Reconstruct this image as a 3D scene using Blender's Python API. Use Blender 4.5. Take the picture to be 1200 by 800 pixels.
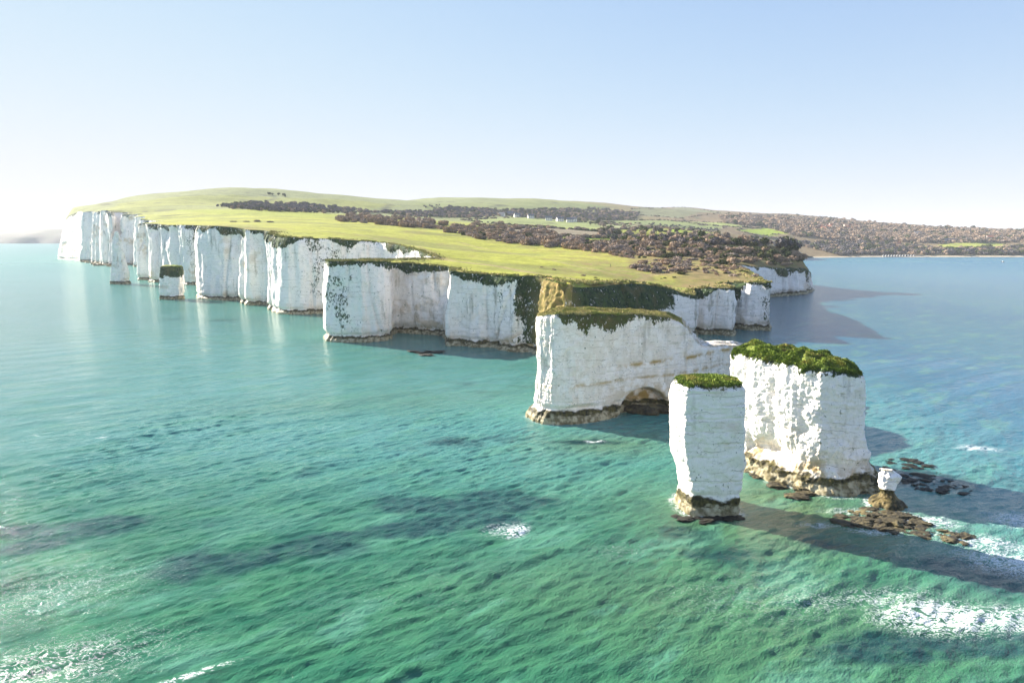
import bpy, math, random
import numpy as np
from mathutils import Vector, kdtree
from mathutils.geometry import delaunay_2d_cdt

for o in list(bpy.data.objects):
    bpy.data.objects.remove(o)
SC = bpy.context.scene
COL = SC.collection
random.seed(7)
RNG = np.random.default_rng(11)

# ------------------------------------------------------------------ camera
CAM_H, FPX, HOR = 40.0, 800.0, 279.0
PITCH = math.atan((400 - HOR) / FPX)
cam = bpy.data.cameras.new('camera')
camo = bpy.data.objects.new('camera', cam)
COL.objects.link(camo)
camo.location = (0, 0, CAM_H)
camo.rotation_euler = (math.pi / 2 - PITCH, 0, 0)
cam.sensor_width = 36.0
cam.lens = 36.0 * FPX / 1200.0
cam.clip_start = 0.5
cam.clip_end = 60000
SC.camera = camo

# ------------------------------------------------------------------ light
SUN_AZ = math.atan2(-0.83, 0.56)          # from +Y towards +X
SUN_EL = math.radians(24)
world = bpy.data.worlds.new('World')
SC.world = world
world.use_nodes = True
wn = world.node_tree
sky = wn.nodes.new('ShaderNodeTexSky')
sky.sky_type = 'NISHITA'
sky.sun_disc = False
sky.sun_elevation = SUN_EL
sky.sun_rotation = SUN_AZ
sky.altitude = 0
sky.air_density = 1.0
sky.dust_density = 0.0
sky.ozone_density = 1.6
bg = wn.nodes['Background']
bg.inputs['Strength'].default_value = 0.11
# soft shoulder on the whole sky, the same in every direction
sep = wn.nodes.new('ShaderNodeSeparateColor'); cmb = wn.nodes.new('ShaderNodeCombineColor')
wn.links.new(sky.outputs[0], sep.inputs[0])
for ch in range(3):
    m1 = wn.nodes.new('ShaderNodeMath'); m1.operation = 'MULTIPLY'; m1.inputs[1].default_value = (-0.36, -0.40, -0.62)[ch]
    m2 = wn.nodes.new('ShaderNodeMath'); m2.operation = 'EXPONENT'
    m3 = wn.nodes.new('ShaderNodeMath'); m3.operation = 'MULTIPLY_ADD'; gain = (2.68, 2.62, 2.72)[ch]; m3.inputs[1].default_value = -gain; m3.inputs[2].default_value = gain
    wn.links.new(sep.outputs[ch], m1.inputs[0]); wn.links.new(m1.outputs[0], m2.inputs[0]); wn.links.new(m2.outputs[0], m3.inputs[0]); wn.links.new(m3.outputs[0], cmb.inputs[ch])
wn.links.new(cmb.outputs[0], bg.inputs[0])
sl = bpy.data.lights.new('sun', 'SUN')
sl.energy = 5.0
sl.angle = math.radians(0.5)
sl.color = (1.0, 0.93, 0.82)
slo = bpy.data.objects.new('sun', sl)
COL.objects.link(slo)
sd = Vector((math.sin(SUN_AZ) * math.cos(SUN_EL), math.cos(SUN_AZ) * math.cos(SUN_EL), math.sin(SUN_EL)))
slo.rotation_euler = sd.to_track_quat('Z', 'Y').to_euler()
slo.location = (-60, 60, 120)
SC.view_settings.view_transform = 'Standard'
SC.view_settings.look = 'None'
SC.view_settings.gamma = 1
SC.view_settings.exposure = 1.7

# ------------------------------------------------------------------ maths helpers
CP, SP = math.cos(PITCH), math.sin(PITCH)
def ray(px, py):
    a = (np.asarray(px, float) - 600) / FPX
    b = (400 - np.asarray(py, float)) / FPX
    return a, CP + b * SP, -SP + b * CP
def sea(px, py, z=0.0):
    """survey point: where that sight line meets the level z"""
    a, f, u = ray(px, py)
    t = (z - CAM_H) / u
    return np.array([a * t, f * t]).T
def along(px, py, d):
    a, f, u = ray(px, py)
    t = d / f
    return float(a * t), float(d), float(CAM_H + u * t)
def hgt(px, pb, pt):
    y = sea(px, pb)[1]
    return along(px, pt, y)[2]

def _hash(ix, iy, iz, seed):
    h = (ix * 374761393 + iy * 668265263 + iz * 2147483647 + seed * 1274126177) & 0xffffffff
    h = ((h ^ (h >> 13)) * 1274126177) & 0xffffffff
    h = ((h ^ (h >> 16)) * 2246822519) & 0xffffffff
    return ((h ^ (h >> 15)) & 0xffffff) / float(0xffffff)
def vnoise(x, y, z, seed=0):
    x, y, z = np.broadcast_arrays(np.asarray(x, float), np.asarray(y, float), np.asarray(z, float))
    ix, iy, iz = (np.floor(v).astype(np.int64) for v in (x, y, z))
    fx, fy, fz = x - ix, y - iy, z - iz
    fx, fy, fz = (f * f * f * (f * (f * 6 - 15) + 10) for f in (fx, fy, fz))
    r = 0
    for a in (0, 1):
        wa = fx if a else 1 - fx
        for b in (0, 1):
            wb = fy if b else 1 - fy
            for c in (0, 1):
                wc = fz if c else 1 - fz
                r = r + wa * wb * wc * _hash(ix + a, iy + b, iz + c, seed)
    return r * 2 - 1
def fbm(x, y, z, o=4, seed=0, g=0.5):
    r, a, s = 0, 1.0, 0
    for k in range(o):
        f = 2.03 ** k
        r = r + a * vnoise(x * f + 17.3 * k, y * f + 5.1 * k, z * f, seed + k)
        s += a
        a *= g
    return r / s
def sstep(a, b, x):
    t = np.clip((x - a) / (b - a), 0, 1)
    return t * t * (3 - 2 * t)

def tufts(points, normals, smin, smax, seed):
    r = np.random.default_rng(seed); n = len(points)
    u = r.normal(size=(n, 3)); u /= np.linalg.norm(u, axis=1, keepdims=True)
    up = normals + r.normal(size=(n, 3)) * .6; up /= np.linalg.norm(up, axis=1, keepdims=True)
    s = r.uniform(smin, smax, n)[:, None]
    sd = np.cross(u, up); sd /= np.linalg.norm(sd, axis=1, keepdims=True) + 1e-6
    b = points - up * s * .3
    V = np.stack([b - sd * s * .3, b + sd * s * .3, b + sd * s * .34 + up * s * .75, b + up * s * 1.3 - sd * .1 * s], 1).reshape(-1, 3)
    return V, np.arange(n * 4).reshape(n, 4)
def mesh_obj(name, V, Fc, mat, parent=None, smooth=True, attrs=None, mats=None, fmat=None):
    V = np.asarray(V, dtype=np.float32)
    me = bpy.data.meshes.new(name)
    if isinstance(Fc, np.ndarray):
        n, k = Fc.shape
        me.vertices.add(len(V)); me.vertices.foreach_set('co', V.ravel())
        me.loops.add(n * k); me.loops.foreach_set('vertex_index', Fc.astype(np.int32).ravel())
        me.polygons.add(n)
        me.polygons.foreach_set('loop_start', np.arange(n, dtype=np.int32) * k)
        me.polygons.foreach_set('loop_total', np.full(n, k, dtype=np.int32))
        me.update(calc_edges=True)
    else:
        me.from_pydata(V.tolist(), [], Fc)
    if smooth:
        me.polygons.foreach_set('use_smooth', np.ones(len(me.polygons), dtype=bool))
    for k, v in (attrs or {}).items():
        v = np.asarray(v, dtype=np.float32)
        if v.ndim == 1:
            a = me.attributes.new(k, 'FLOAT', 'POINT'); a.data.foreach_set('value', v)
        else:
            a = me.attributes.new(k, 'FLOAT_COLOR', 'POINT')
            a.data.foreach_set('color', np.c_[v, np.ones(len(v), np.float32)].ravel().astype(np.float32))
    for m in (mats or [mat]):
        me.materials.append(m)
    if fmat is not None:
        me.polygons.foreach_set('material_index', np.asarray(fmat, dtype=np.int32))
    me.update()
    o = bpy.data.objects.new(name, me)
    COL.objects.link(o)
    o.parent = parent
    return o
def tag(o, label=None, cat=None, group=None, kind=None):
    for k, v in (('label', label), ('category', cat), ('group', group), ('kind', kind)):
        if v: o[k] = v
    return o
def thing(name, loc, label, cat, group=None):
    o = bpy.data.objects.new(name, None)
    COL.objects.link(o); o.location = loc
    o.empty_display_size = 1
    return tag(o, label, cat, group)
def under(o, root):
    """parent keeping world coordinates (root is only translated)"""
    o.parent = root
    o.matrix_parent_inverse.identity()
    d = np.array(root.location, dtype=np.float32)
    me = o.data
    c = np.empty(len(me.vertices) * 3, dtype=np.float32)
    me.vertices.foreach_get('co', c)
    me.vertices.foreach_set('co', (c.reshape(-1, 3) - d).ravel()); me.update()
    return o

# ------------------------------------------------------------------ materials
class NT:
    def __init__(s, name):
        s.m = bpy.data.materials.new(name); s.m.use_nodes = True
        s.t = s.m.node_tree; s.p = s.t.nodes['Principled BSDF']
    def n(s, typ, **kw):
        q = s.t.nodes.new(typ)
        for k, v in kw.items(): setattr(q, k, v)
        return q
    def put(s, sock, v):
        if v is None: return
        if hasattr(v, 'is_output'): s.t.links.new(v, sock)
        else: sock.default_value = v
    def math(s, op, a, b=None, c=None, clamp=False):
        q = s.n('ShaderNodeMath', operation=op, use_clamp=clamp)
        for i, v in enumerate((a, b, c)): s.put(q.inputs[i], v)
        return q.outputs[0]
    def ramp(s, v, a, b, lo=0.0, hi=1.0):
        q = s.n('ShaderNodeMapRange', interpolation_type='SMOOTHSTEP')
        s.put(q.inputs['Value'], v); s.put(q.inputs['From Min'], a); s.put(q.inputs['From Max'], b)
        s.put(q.inputs['To Min'], lo); s.put(q.inputs['To Max'], hi)
        return q.outputs['Result']
    def mix(s, f, a, b, mode='MIX'):
        q = s.n('ShaderNodeMix', data_type='RGBA', blend_type=mode)
        s.put(q.inputs[0], f)
        for sock, v in ((q.inputs[6], a), (q.inputs[7], b)):
            s.put(sock, (*v, 1) if isinstance(v, tuple) else v)
        return q.outputs[2]
    def pos(s, sc=(1, 1, 1)):
        if not hasattr(s, 'P'): s.P = s.n('ShaderNodeNewGeometry').outputs['Position']
        q = s.n('ShaderNodeVectorMath', operation='MULTIPLY')
        s.put(q.inputs[0], s.P); q.inputs[1].default_value = sc
        return q.outputs[0]
    def noise(s, vec, scale, detail=4, rough=0.55, dist=0.0):
        q = s.n('ShaderNodeTexNoise')
        s.put(q.inputs['Vector'], vec)
        q.inputs['Scale'].default_value = scale; q.inputs['Detail'].default_value = detail
        q.inputs['Roughness'].default_value = rough; q.inputs['Distortion'].default_value = dist
        return q.outputs['Fac']
    def attr(s, name):
        q = s.n('ShaderNodeAttribute', attribute_name=name)
        return q
    def z(s):
        q = s.n('ShaderNodeSeparateXYZ'); s.pos(); s.put(q.inputs[0], s.P)
        return q.outputs[2]
    def bump(s, h, strength, dist, prev=None):
        q = s.n('ShaderNodeBump')
        s.put(q.inputs['Height'], h); q.inputs['Strength'].default_value = strength
        q.inputs['Distance'].default_value = dist
        if prev is not None: s.put(q.inputs['Normal'], prev)
        return q.outputs[0]
    def out(s, col=None, rough=None, normal=None, spec=None):
        if col is not None: s.put(s.p.inputs['Base Color'], (*col, 1) if isinstance(col, tuple) else col)
        s.put(s.p.inputs['Roughness'], rough)
        s.put(s.p.inputs['Normal'], normal)
        s.put(s.p.inputs['Specular IOR Level'], spec)
        return s.m

def chalk_material(name, fine=1.0, tide=2.6, pale=(0.50, 0.44, 0.29), dim=(0.17, 0.14, 0.07), stain=.5):
    s = NT(name)
    p = s.pos()
    z = s.z()
    big = s.noise(p, 0.11 * fine, 3)
    col = s.mix(s.ramp(big, 0.35, 0.65), (0.97, 0.905, 0.83), (0.95, 0.89, 0.83))
    med = s.noise(p, 0.7 * fine, 6, 0.65)
    col = s.mix(s.ramp(med, 0.54, 0.74, 0, 0.4), col, (0.78, 0.72, 0.62))
    # vertical grey rain streaks
    st = s.noise(s.pos((0.55 * fine, 0.55 * fine, 0.07 * fine)), 1.0, 5, 0.65)
    st2 = s.noise(p, 0.08 * fine, 2)
    stf = s.math('MULTIPLY', s.ramp(st, 0.54, 0.68), s.ramp(st2, 0.38, 0.58))
    col = s.mix(s.math('MULTIPLY', stf, stain), col, (0.40, 0.37, 0.31))
    # bedding lines, a little wavy, broken up
    zz = s.math('ADD', s.math('MULTIPLY', z, 0.72 * fine ** 0.5), s.math('MULTIPLY', s.noise(p, 0.12 * fine, 4), 2.4))
    fr = s.math('PINGPONG', zz, 0.5)
    line = s.ramp(fr, 0.0, 0.05, 1, 0)
    gate = s.ramp(s.noise(s.pos((0.35 * fine, 0.35 * fine, 1.1)), 0.8, 4), 0.46, 0.60)
    col = s.mix(s.math('MULTIPLY', s.math('MULTIPLY', line, gate), 0.85), col, (0.32, 0.27, 0.19))
    # flints and cracks
    fl = s.noise(s.pos((1.0 * fine, 1.0 * fine, 3.2 * fine)), 1.5, 5, 0.7)
    g2 = s.noise(p, 0.16 * fine, 3)
    col = s.mix(s.math('MULTIPLY', s.ramp(fl, 0.60, 0.68), s.ramp(g2, 0.45, 0.62, 0.1, 0.85)), col, (0.20, 0.18, 0.14))
    # joint blocks: broken cracks
    vo = s.n('ShaderNodeTexVoronoi', feature='DISTANCE_TO_EDGE')
    wv = s.n('ShaderNodeVectorMath', operation='ADD')
    nzv = s.n('ShaderNodeTexNoise'); s.put(nzv.inputs['Vector'], p); nzv.inputs['Scale'].default_value = .9 * fine; nzv.inputs['Detail'].default_value = 5
    s.put(wv.inputs[0], s.pos((.42 * fine, .42 * fine, .75 * fine))); s.put(wv.inputs[1], nzv.outputs['Color'])
    s.put(vo.inputs['Vector'], wv.outputs[0]); vo.inputs['Scale'].default_value = 1.15
    crack = s.math('MULTIPLY', s.ramp(vo.outputs['Distance'], 0.0, .035, 1, 0), s.ramp(s.noise(p, .3 * fine, 4), .44, .60))
    col = s.mix(s.math('MULTIPLY', crack, .55), col, (0.27, 0.24, 0.19))
    grit = s.noise(p, 4.5 * fine, 4, .8)
    col = s.mix(s.ramp(grit, .50, .68, .0, .2), col, (0.50, 0.47, 0.41))
    # ochre iron stain
    oc = s.attr('ochre').outputs['Fac']
    on = s.noise(p, 0.45 * fine, 4)
    col = s.mix(s.math('MULTIPLY', oc, s.ramp(on, 0.35, 0.6)), col, (0.46, 0.31, 0.11))
    # tide zone : weed above, bare ochre ledge below
    tn = s.noise(s.pos((0.35, 0.35, 0.7)), 1.0, 5, 0.6)
    tz = s.math('SUBTRACT', z, s.math('MULTIPLY', s.math('SUBTRACT', tn, 0.5), 3.2))
    wet = s.ramp(tz, tide * 0.92, tide * 1.12, 1, 0)
    ledge = s.mix(s.ramp(s.noise(p, 0.9, 5), 0.35, 0.62), pale, dim)
    weedn = s.noise(p, 1.3, 5)
    weedc = s.mix(s.ramp(weedn, 0.35, 0.65), (0.030, 0.026, 0.012), (0.115, 0.095, 0.030))
    low = s.mix(s.ramp(tz, tide * 0.55, tide * 0.72), ledge, weedc)
    col = s.mix(wet, col, low)
    # plants clinging to the face
    vg = s.attr('veg').outputs['Fac']
    vn = s.noise(p, 0.8 * fine, 5, 0.65)
    vcol = s.mix(s.ramp(vn, 0.35, 0.7), (0.018, 0.038, 0.018), (0.070, 0.100, 0.036))
    vcol = s.mix(s.ramp(s.noise(p, 0.22 * fine, 3), 0.5, 0.7), vcol, (0.09, 0.085, 0.035))
    vcol = s.mix(oc, vcol, s.mix(s.ramp(vn, .35, .65), (0.34, 0.24, 0.09), (0.20, 0.17, 0.05)))
    vn2 = s.noise(s.pos((1, 1, .55)), 2.6 * fine, 6, .7)
    vm = s.ramp(s.math('ADD', s.math('ADD', vg, s.math('MULTIPLY', s.math('SUBTRACT', vn, 0.5), 1.4)), s.math('MULTIPLY', s.math('SUBTRACT', vn2, .5), 3.0)), 0.44, 0.58)
    col = s.mix(vm, col, vcol)
    h1 = s.noise(s.pos((1, 1, 0.6)), 0.9 * fine, 7, 0.7)
    h2 = s.noise(s.pos((1, 1, 2.4)), 2.6 * fine, 6, 0.7)
    nb = s.bump(h1, .7, .3 / fine)
    nb = s.bump(h2, 0.6, 0.13 / fine, nb)
    nb = s.bump(crack, -.6, .25 / fine, nb)
    nb = s.bump(s.math('MULTIPLY', line, gate), -0.5, 0.2, nb)
    rough = s.mix(wet, (0.92, 0.92, 0.92), (0.5, 0.5, 0.5))
    return s.out(col, rough, nb, 0.15)

M = {}
M['chalk'] = chalk_material('chalk_near', 1.0, 2.5)
M['chalk_dark'] = chalk_material('chalk_weedy', 1.3, 2.3, (0.20, 0.15, 0.06), (0.04, 0.035, 0.018))
M['cliff'] = chalk_material('chalk_cliff', 0.6, 2.4, stain=.85)

def plant_material(name, a, b, c, sc=1.2, bump=0.0):
    s = NT(name)
    p = s.pos()
    n1 = s.noise(p, sc, 4); n2 = s.noise(p, sc * 0.23, 3)
    col = s.mix(s.ramp(n1, 0.35, 0.65), a, b)
    col = s.mix(s.ramp(n2, 0.48, 0.66), col, c)
    nb = s.bump(s.noise(p, sc * 2.5, 5, 0.7), 0.8, bump) if bump else None
    return s.out(col, 0.85, nb, 0.12)
M['cap'] = plant_material('cap_turf', (0.11, 0.16, 0.025), (0.24, 0.28, 0.05), (0.30, 0.27, 0.07), 1.4, 0.25)
M['straw'] = plant_material('straw_turf', (0.30, 0.27, 0.09), (0.42, 0.35, 0.15), (0.20, 0.23, 0.05), 1.0, .2)
M['straw_leaf'] = plant_material('straw_leaf', (0.26, 0.25, 0.07), (0.44, 0.37, 0.17), (0.18, 0.22, 0.045), 1.0)
M['cap_leaf'] = plant_material('cap_leaf', (0.09, 0.14, 0.022), (0.25, 0.32, 0.05), (0.30, 0.27, 0.07), 1.1)
def leafy(name, a, b):
    """each bush gets its own shade between a and b"""
    s = NT(name)
    r = s.n('ShaderNodeObjectInfo').outputs['Random']
    col = s.mix(r, a, b)
    n1 = s.noise(s.pos(), 0.9, 3)
    col = s.mix(s.ramp(n1, 0.35, 0.65, 0.25, 0), col, (0.03, 0.025, 0.015))
    s.p.inputs['Subsurface Weight'].default_value = 0.0
    return s.out(col, 0.9, None, 0.1)
M['russet'] = leafy('russet_twigs', (0.46, 0.335, 0.23), (0.36, 0.265, 0.19))
M['greytwig'] = leafy('grey_twigs', (0.40, 0.31, 0.25), (0.28, 0.235, 0.195))
M['gorse'] = leafy('evergreen_leaves', (0.07, 0.095, 0.035), (0.13, 0.135, 0.05))
M['darkwood'] = leafy('dark_winter_twigs', (0.19, 0.165, 0.16), (0.13, 0.12, 0.125))  # darker twigs; in the valley band this tone also stands for hillside shade
M['stem'] = plant_material('bark', (0.09, 0.07, 0.05), (0.13, 0.10, 0.075), (0.07, 0.06, 0.05))

def land_material():
    s = NT('land')
    p = s.pos()
    c = s.attr('col').outputs['Color']
    n1 = s.noise(p, 0.30, 5, 0.65); n2 = s.noise(s.pos((1, 1.6, 1)), 0.035, 4, 0.6); n3 = s.noise(p, 1.4, 4)
    k = s.math('MULTIPLY', s.ramp(n1, 0.3, 0.7, 0.78, 1.2), s.ramp(n2, 0.3, 0.7, 0.84, 1.16))
    k = s.math('MULTIPLY', k, s.ramp(n3, 0.3, 0.7, 0.85, 1.15))
    q = s.n('ShaderNodeVectorMath', operation='SCALE')
    s.put(q.inputs[0], c); s.put(q.inputs['Scale'], k)
    # tussocks of drier grass
    dry = s.math('MULTIPLY', s.attr('dry').outputs['Fac'], s.ramp(s.noise(p, 0.18, 5, 0.7), 0.40, 0.62))
    col = s.mix(dry, q.outputs[0], (0.27, 0.19, 0.085))
    nb = s.bump(n1, 0.35, 0.8)
    return s.out(col, 0.95, nb, 0.08)
M['land'] = land_material()

# ------------------------------------------------------------------ coastline
# (x, y, rim height, batter at the top, plant cover 0..1), walked counter-clockwise
def cb(px, pb, pt, bat=1.0, veg=0.0):
    x, y = sea(px, pb)
    return [float(x), float(y), float(hgt(px, pb, pt)), bat, veg]
COAST = [
    cb(60, 303.5, 266, 18, 0), cb(67, 304, 256, 18, .1), cb(72, 303.2, 252, 16, .2), cb(79, 304.8, 250, 14, 0), cb(86, 304.3, 249, 12, .2), cb(95, 305.8, 248, 12, 0),
    [-735, 1190, 83, 8, .0], cb(115, 308.6, 247, 8, 0), [-640, 1080, 83, 10, 0], cb(127, 310.5, 249, 8, 0), [-600, 1075, 80, 6, 0],
    cb(143, 310, 251, 6, 0), [-560, 1040, 76, 6, .2], cb(157, 312.5, 254, 5, 0), [-510, 960, 70, 5, .2],
    cb(170, 315, 258, 4, 0), [-440, 860, 61, 4, .2], [-400, 760, 57, 3, .1], [-352, 660, 54, 3, 0],
    cb(175, 330.5, 262, 2, 0), cb(196, 332.5, 263.5, 2, 0), cb(212, 334, 263.5, 2, .25), cb(235, 333.5, 264, 3, .5),
    [-245, 570, 50.5, 3, .5], [-222, 500, 49, 2, .2],
    cb(234, 350, 264.5, 1.5, 0), cb(260, 352, 265, 1.5, 0), cb(289, 353, 268, 1.5, 0), [-168, 425, 45.6, 1.5, .2],
    cb(290, 357.5, 268.8, 1.2, 0), cb(322, 359, 271.5, 1.5, 0), [-139, 385, 42, 2, .1],
    cb(323.5, 367.5, 278, 2.5, .05), cb(350, 368.5, 278.5, 2, .05), [-95, 366, 39.5, 2, .2], [-73, 371, 38, 3, .15],
    [-55, 348, 35, 4, 0], [-40, 324, 31.3, 4, 0], [-52, 306, 31, 1.5, 0], [-68, 288, 31.3, 1.2, 0],
    cb(381, 396, 305, 1.2, 0), cb(386, 399.5, 306, 1.0, 0), cb(424.5, 402, 306, 1.0, 0), cb(463.5, 397, 307, 1.0, 0), cb(466, 390, 307.5, 1.0, 0.1),
    cb(495, 392, 310, 1.5, .1), cb(522, 393, 313, 1.5, 0), cb(524, 404.5, 317, 1.0, 0), cb(570, 407.5, 322, 1.5, .1),
    cb(600, 412, 324, 2.5, .45), [6.5, 238, 26.9, 4, .8], [14.5, 222, 25.0, 6, .62], [20, 220, 24, 6.5, .6], [28, 228, 23.2, 7, .85],
    [40, 243, 23, 7, 1.0], [55, 259, 22.6, 7, .85], [67, 271, 19.6, 3, .35], [75, 278, 16.8, 0.6, .05], [78, 287, 19, 2, .3],
    [82, 284, 19.6, 1, .05], [92, 280.5, 19.8, 0.8, .05], [95, 290, 19.6, 1.5, .4], [97, 306, 20.5, 3, .9], [103, 299, 20.7, 1.2, .1], [112.6, 294, 20.8, 0.8, 0],
    [117, 308, 21, 2, .5], [124, 345, 23, 4, .8], [132, 395, 25, 5, .8], [146, 440, 24, 4, .4],
    [158, 455, 22, 3, .1], [170, 464, 20.5, 2, .05], [176, 468, 20.5, 3, .6], [182, 470, 19.8, 2, .05], [194, 477, 19.2, 2, .05],
    [195, 487, 20, 5, .8], [203, 482, 18.6, 2, .05], [214, 496, 18.5, 3, .2], [217, 508, 18.5, 5, .9], [224, 510, 16.5, 3, .3], [234, 528, 15, 4, .4],
    [240, 560, 14, 8, .9], [236, 620, 14, 8, .9], [262, 750, 12, 8, 1], [330, 950, 10, 8, 1], [445, 1200, 8, 8, 1],
    [606, 1417, 5, 8, 1], [760, 1462, 4, 8, 1], [919, 1482, 4, 8, 1], [1103, 1482, 4, 8, 1], [1500, 1490, 5, 8, 1], [2600, 1560, 6, 8, 1], [7000, 1700, 8, 8, 1],
    [7000, 7000, 30, 8, 1], [-1600, 7000, 60, 8, 1], [-1500, 3000, 90, 8, 1], [-1060, 1900, 90, 20, .5], [-950, 1540, 86, 25, .2], [-930, 1420, 76, 25, .1]]
COAST = np.array(COAST)
TERR = [tuple(c[:3]) for c in COAST if c[1] < 6500 and c[0] < 6900]
for px, py, d in [
        # skyline
        (100, 246, 1400), (135, 238, 1560), (200, 230, 1750), (280, 228, 1950), (340, 229.5, 2050), (430, 235, 2100), (500, 235, 2450),
        (600, 237, 2650), (690, 238, 2800), (730, 244, 2850), (800, 242, 3300), (850, 248, 3200), (950, 253, 3100), (1050, 263, 2900), (1200, 270, 2800),
        (1320, 272, 2800), (1500, 274, 2800),
        # the long down seen face on
        (200, 240, 1200), (280, 240, 1350), (360, 243, 1400), (440, 249, 1450), (300, 247, 1050), (380, 252, 1000),
        (520, 250, 1600), (600, 256, 1500), (700, 258, 1700), (800, 257, 2000), (900, 264, 1900),
        # valley and fields
        (500, 257, 1150), (600, 264, 1100), (680, 268, 1150), (760, 271, 1200), (850, 272, 1350), (850, 280, 1000), (760, 281, 850), (900, 289, 800),
        (1000, 279, 1800), (1100, 283, 1800), (1200, 283, 1800), (1000, 290, 1560), (1150, 292, 1580), (930, 284, 1300),
        # headland turf
        (400, 259, 800), (450, 264, 700), (520, 275, 600), (600, 290, 520), (700, 303, 420), (760, 317, 340), (500, 290, 430),
        (600, 308, 340), (650, 318, 300), (700, 325, 278), (570, 311, 300), (300, 263, 560), (360, 271, 450), (420, 272, 520), (250, 256, 800),
        (180, 251, 1000), (830, 318, 345), (860, 312, 400), (900, 308, 480), (930, 303, 520), (850, 298, 500), (940, 300, 545), (800, 300, 480)]:
    TERR.append(along(px, py, d))
for x, y, z in [(-500, 2600, 110), (300, 3600, 120), (1500, 4200, 110), (3000, 3800, 60), (-1200, 2600, 95), (500, 5000, 80), (2500, 5000, 60), (3500, 2200, 40), (2500, 2200, 50)]:
    TERR.append((x, y, z))
TERR = np.array(TERR)
TSC = 400.0
def _k(r2): return 0.5 * r2 * np.log(r2 + 1e-9)
_A = TERR[:, :2] / TSC
_n = len(_A)
_K = _k(((_A[:, None] - _A[None]) ** 2).sum(-1)) + np.eye(_n) * 2e-5
_Pm = np.c_[np.ones(_n), _A]
_W = np.linalg.solve(np.block([[_K, _Pm], [_Pm.T, np.zeros((3, 3))]]), np.r_[TERR[:, 2], 0, 0, 0])
def terrain(x, y):
    x = np.asarray(x, float).ravel(); y = np.asarray(y, float).ravel()
    out = np.empty(len(x))
    for i in range(0, len(x), 20000):
        q = np.c_[x[i:i + 20000], y[i:i + 20000]] / TSC
        r2 = ((q[:, None] - _A[None]) ** 2).sum(-1)
        out[i:i + 20000] = _k(r2) @ _W[:_n] + _W[_n] + q @ _W[_n + 1:]
    return np.clip(out, 2.5, 215)
# coarse lookup for scattering
GX = np.arange(-1600, 3200, 10.0); GY = np.arange(200, 4400, 10.0)
_gx, _gy = np.meshgrid(GX, GY)
GZ = terrain(_gx, _gy).reshape(_gx.shape)
def far_relief(x, y):
    w = sstep(900, 1700, np.hypot(x, y))
    return w * (7 * fbm(x / 300, y / 300, 0.3, 3, 71) + 5 * fbm(x / 110, y / 110, 0.3, 3, 72))
GZ += far_relief(_gx, _gy)
def tz(x, y):
    fx = np.clip((np.asarray(x) - GX[0]) / 10, 0, len(GX) - 2.001); fy = np.clip((np.asarray(y) - GY[0]) / 10, 0, len(GY) - 2.001)
    i = fx.astype(int); j = fy.astype(int); u = fx - i; v = fy - j
    return (GZ[j, i] * (1 - u) + GZ[j, i + 1] * u) * (1 - v) + (GZ[j + 1, i] * (1 - u) + GZ[j + 1, i + 1] * u) * v
DS = np.geomspace(225, 3900, 700)
def on_land(px, py):
    """survey points on the land: first crossing of each sight line with the terrain"""
    a, f, u = ray(np.asarray(px, float)[:, None], np.asarray(py, float)[:, None])
    X = a / f * DS[None]; Z = CAM_H + u / f * DS[None]
    hit = tz(X, np.broadcast_to(DS[None], X.shape)) >= Z
    k = hit.argmax(1); ok = hit.any(1) & (k > 0)
    return X[np.arange(len(k)), k], DS[k], ok

def resample_coast():
    P = COAST; out = []
    n = len(P)
    for i in range(n):
        a, b = P[i], P[(i + 1) % n]
        L = np.hypot(*(b[:2] - a[:2])); mid = (a + b) / 2
        d = np.hypot(mid[0], mid[1])
        vis = d < 1450 and mid[0] < 245 and not (mid[1] > 1335)
        st = max(0.42, d / 560) if vis else max(5.0, d / 60)
        m = max(1, int(L / st))
        for k in range(m):
            out.append(a + (b - a) * k / m)
    return np.array(out)
OUT = resample_coast()
def ring_normals(R):
    t = np.roll(R, -1, 0) - np.roll(R, 1, 0)
    t /= np.linalg.norm(t, axis=1, keepdims=True) + 1e-9
    return np.c_[t[:, 1], -t[:, 0]]
def smooth_ring(R, k, times=1):
    for _ in range(times):
        R = (np.roll(R, k, 0) + 2 * R + np.roll(R, -k, 0)) / 4
    return R
XY = smooth_ring(OUT[:, :2], 1, 5)
PRM = smooth_ring(OUT[:, 3:5], 2, 8)
nrm = ring_normals(smooth_ring(XY, 1, 6))
dist = np.hypot(XY[:, 0], XY[:, 1])
amp = np.clip(dist / 300, 0.8, 3.2)
# buttresses and inlets at their natural sizes
wob = fbm(XY[:, 0] / 14, XY[:, 1] / 14, 0, 3, 3) * 1.6 * np.clip(amp, .8, 1.6)
far = sstep(480, 900, dist) * (dist < 1500)
wob += far * (np.abs(fbm(XY[:, 0] / 45, XY[:, 1] / 45, 0, 3, 9)) * 24 - 6)
left = sstep(300, 420, dist) * (XY[:, 0] < -85) * (dist < 1500)
wob += left * (2.2 - 6.5 * np.abs(vnoise(XY[:, 0] / 26, XY[:, 1] / 26, 0, 19)) + 2.2 * vnoise(XY[:, 0] / 8, XY[:, 1] / 8, 0, 20))
XY = smooth_ring(XY + nrm * wob[:, None], 1, 3)
nrm = ring_normals(smooth_ring(XY, 1, 4))
rim = terrain(XY[:, 0], XY[:, 1])
NR = 66
tt = np.r_[np.linspace(0, 0.16, 14)[:-1], np.linspace(0.16, 1, NR - 13)]
T_, I_ = np.meshgrid(tt, np.arange(len(XY)), indexing='ij')
x0 = XY[I_, 0]; y0 = XY[I_, 1]; rz = rim[I_]
zz = -2 + (rz + 2) * T_
sc = np.clip(dist / 260, 0.9, 2.6)[I_]
d = np.zeros_like(zz)
d += 2.1 * sc * fbm(x0 / (5 * sc), y0 / (5 * sc), zz / (55 * sc), 4, 21)           # fluting
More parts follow.
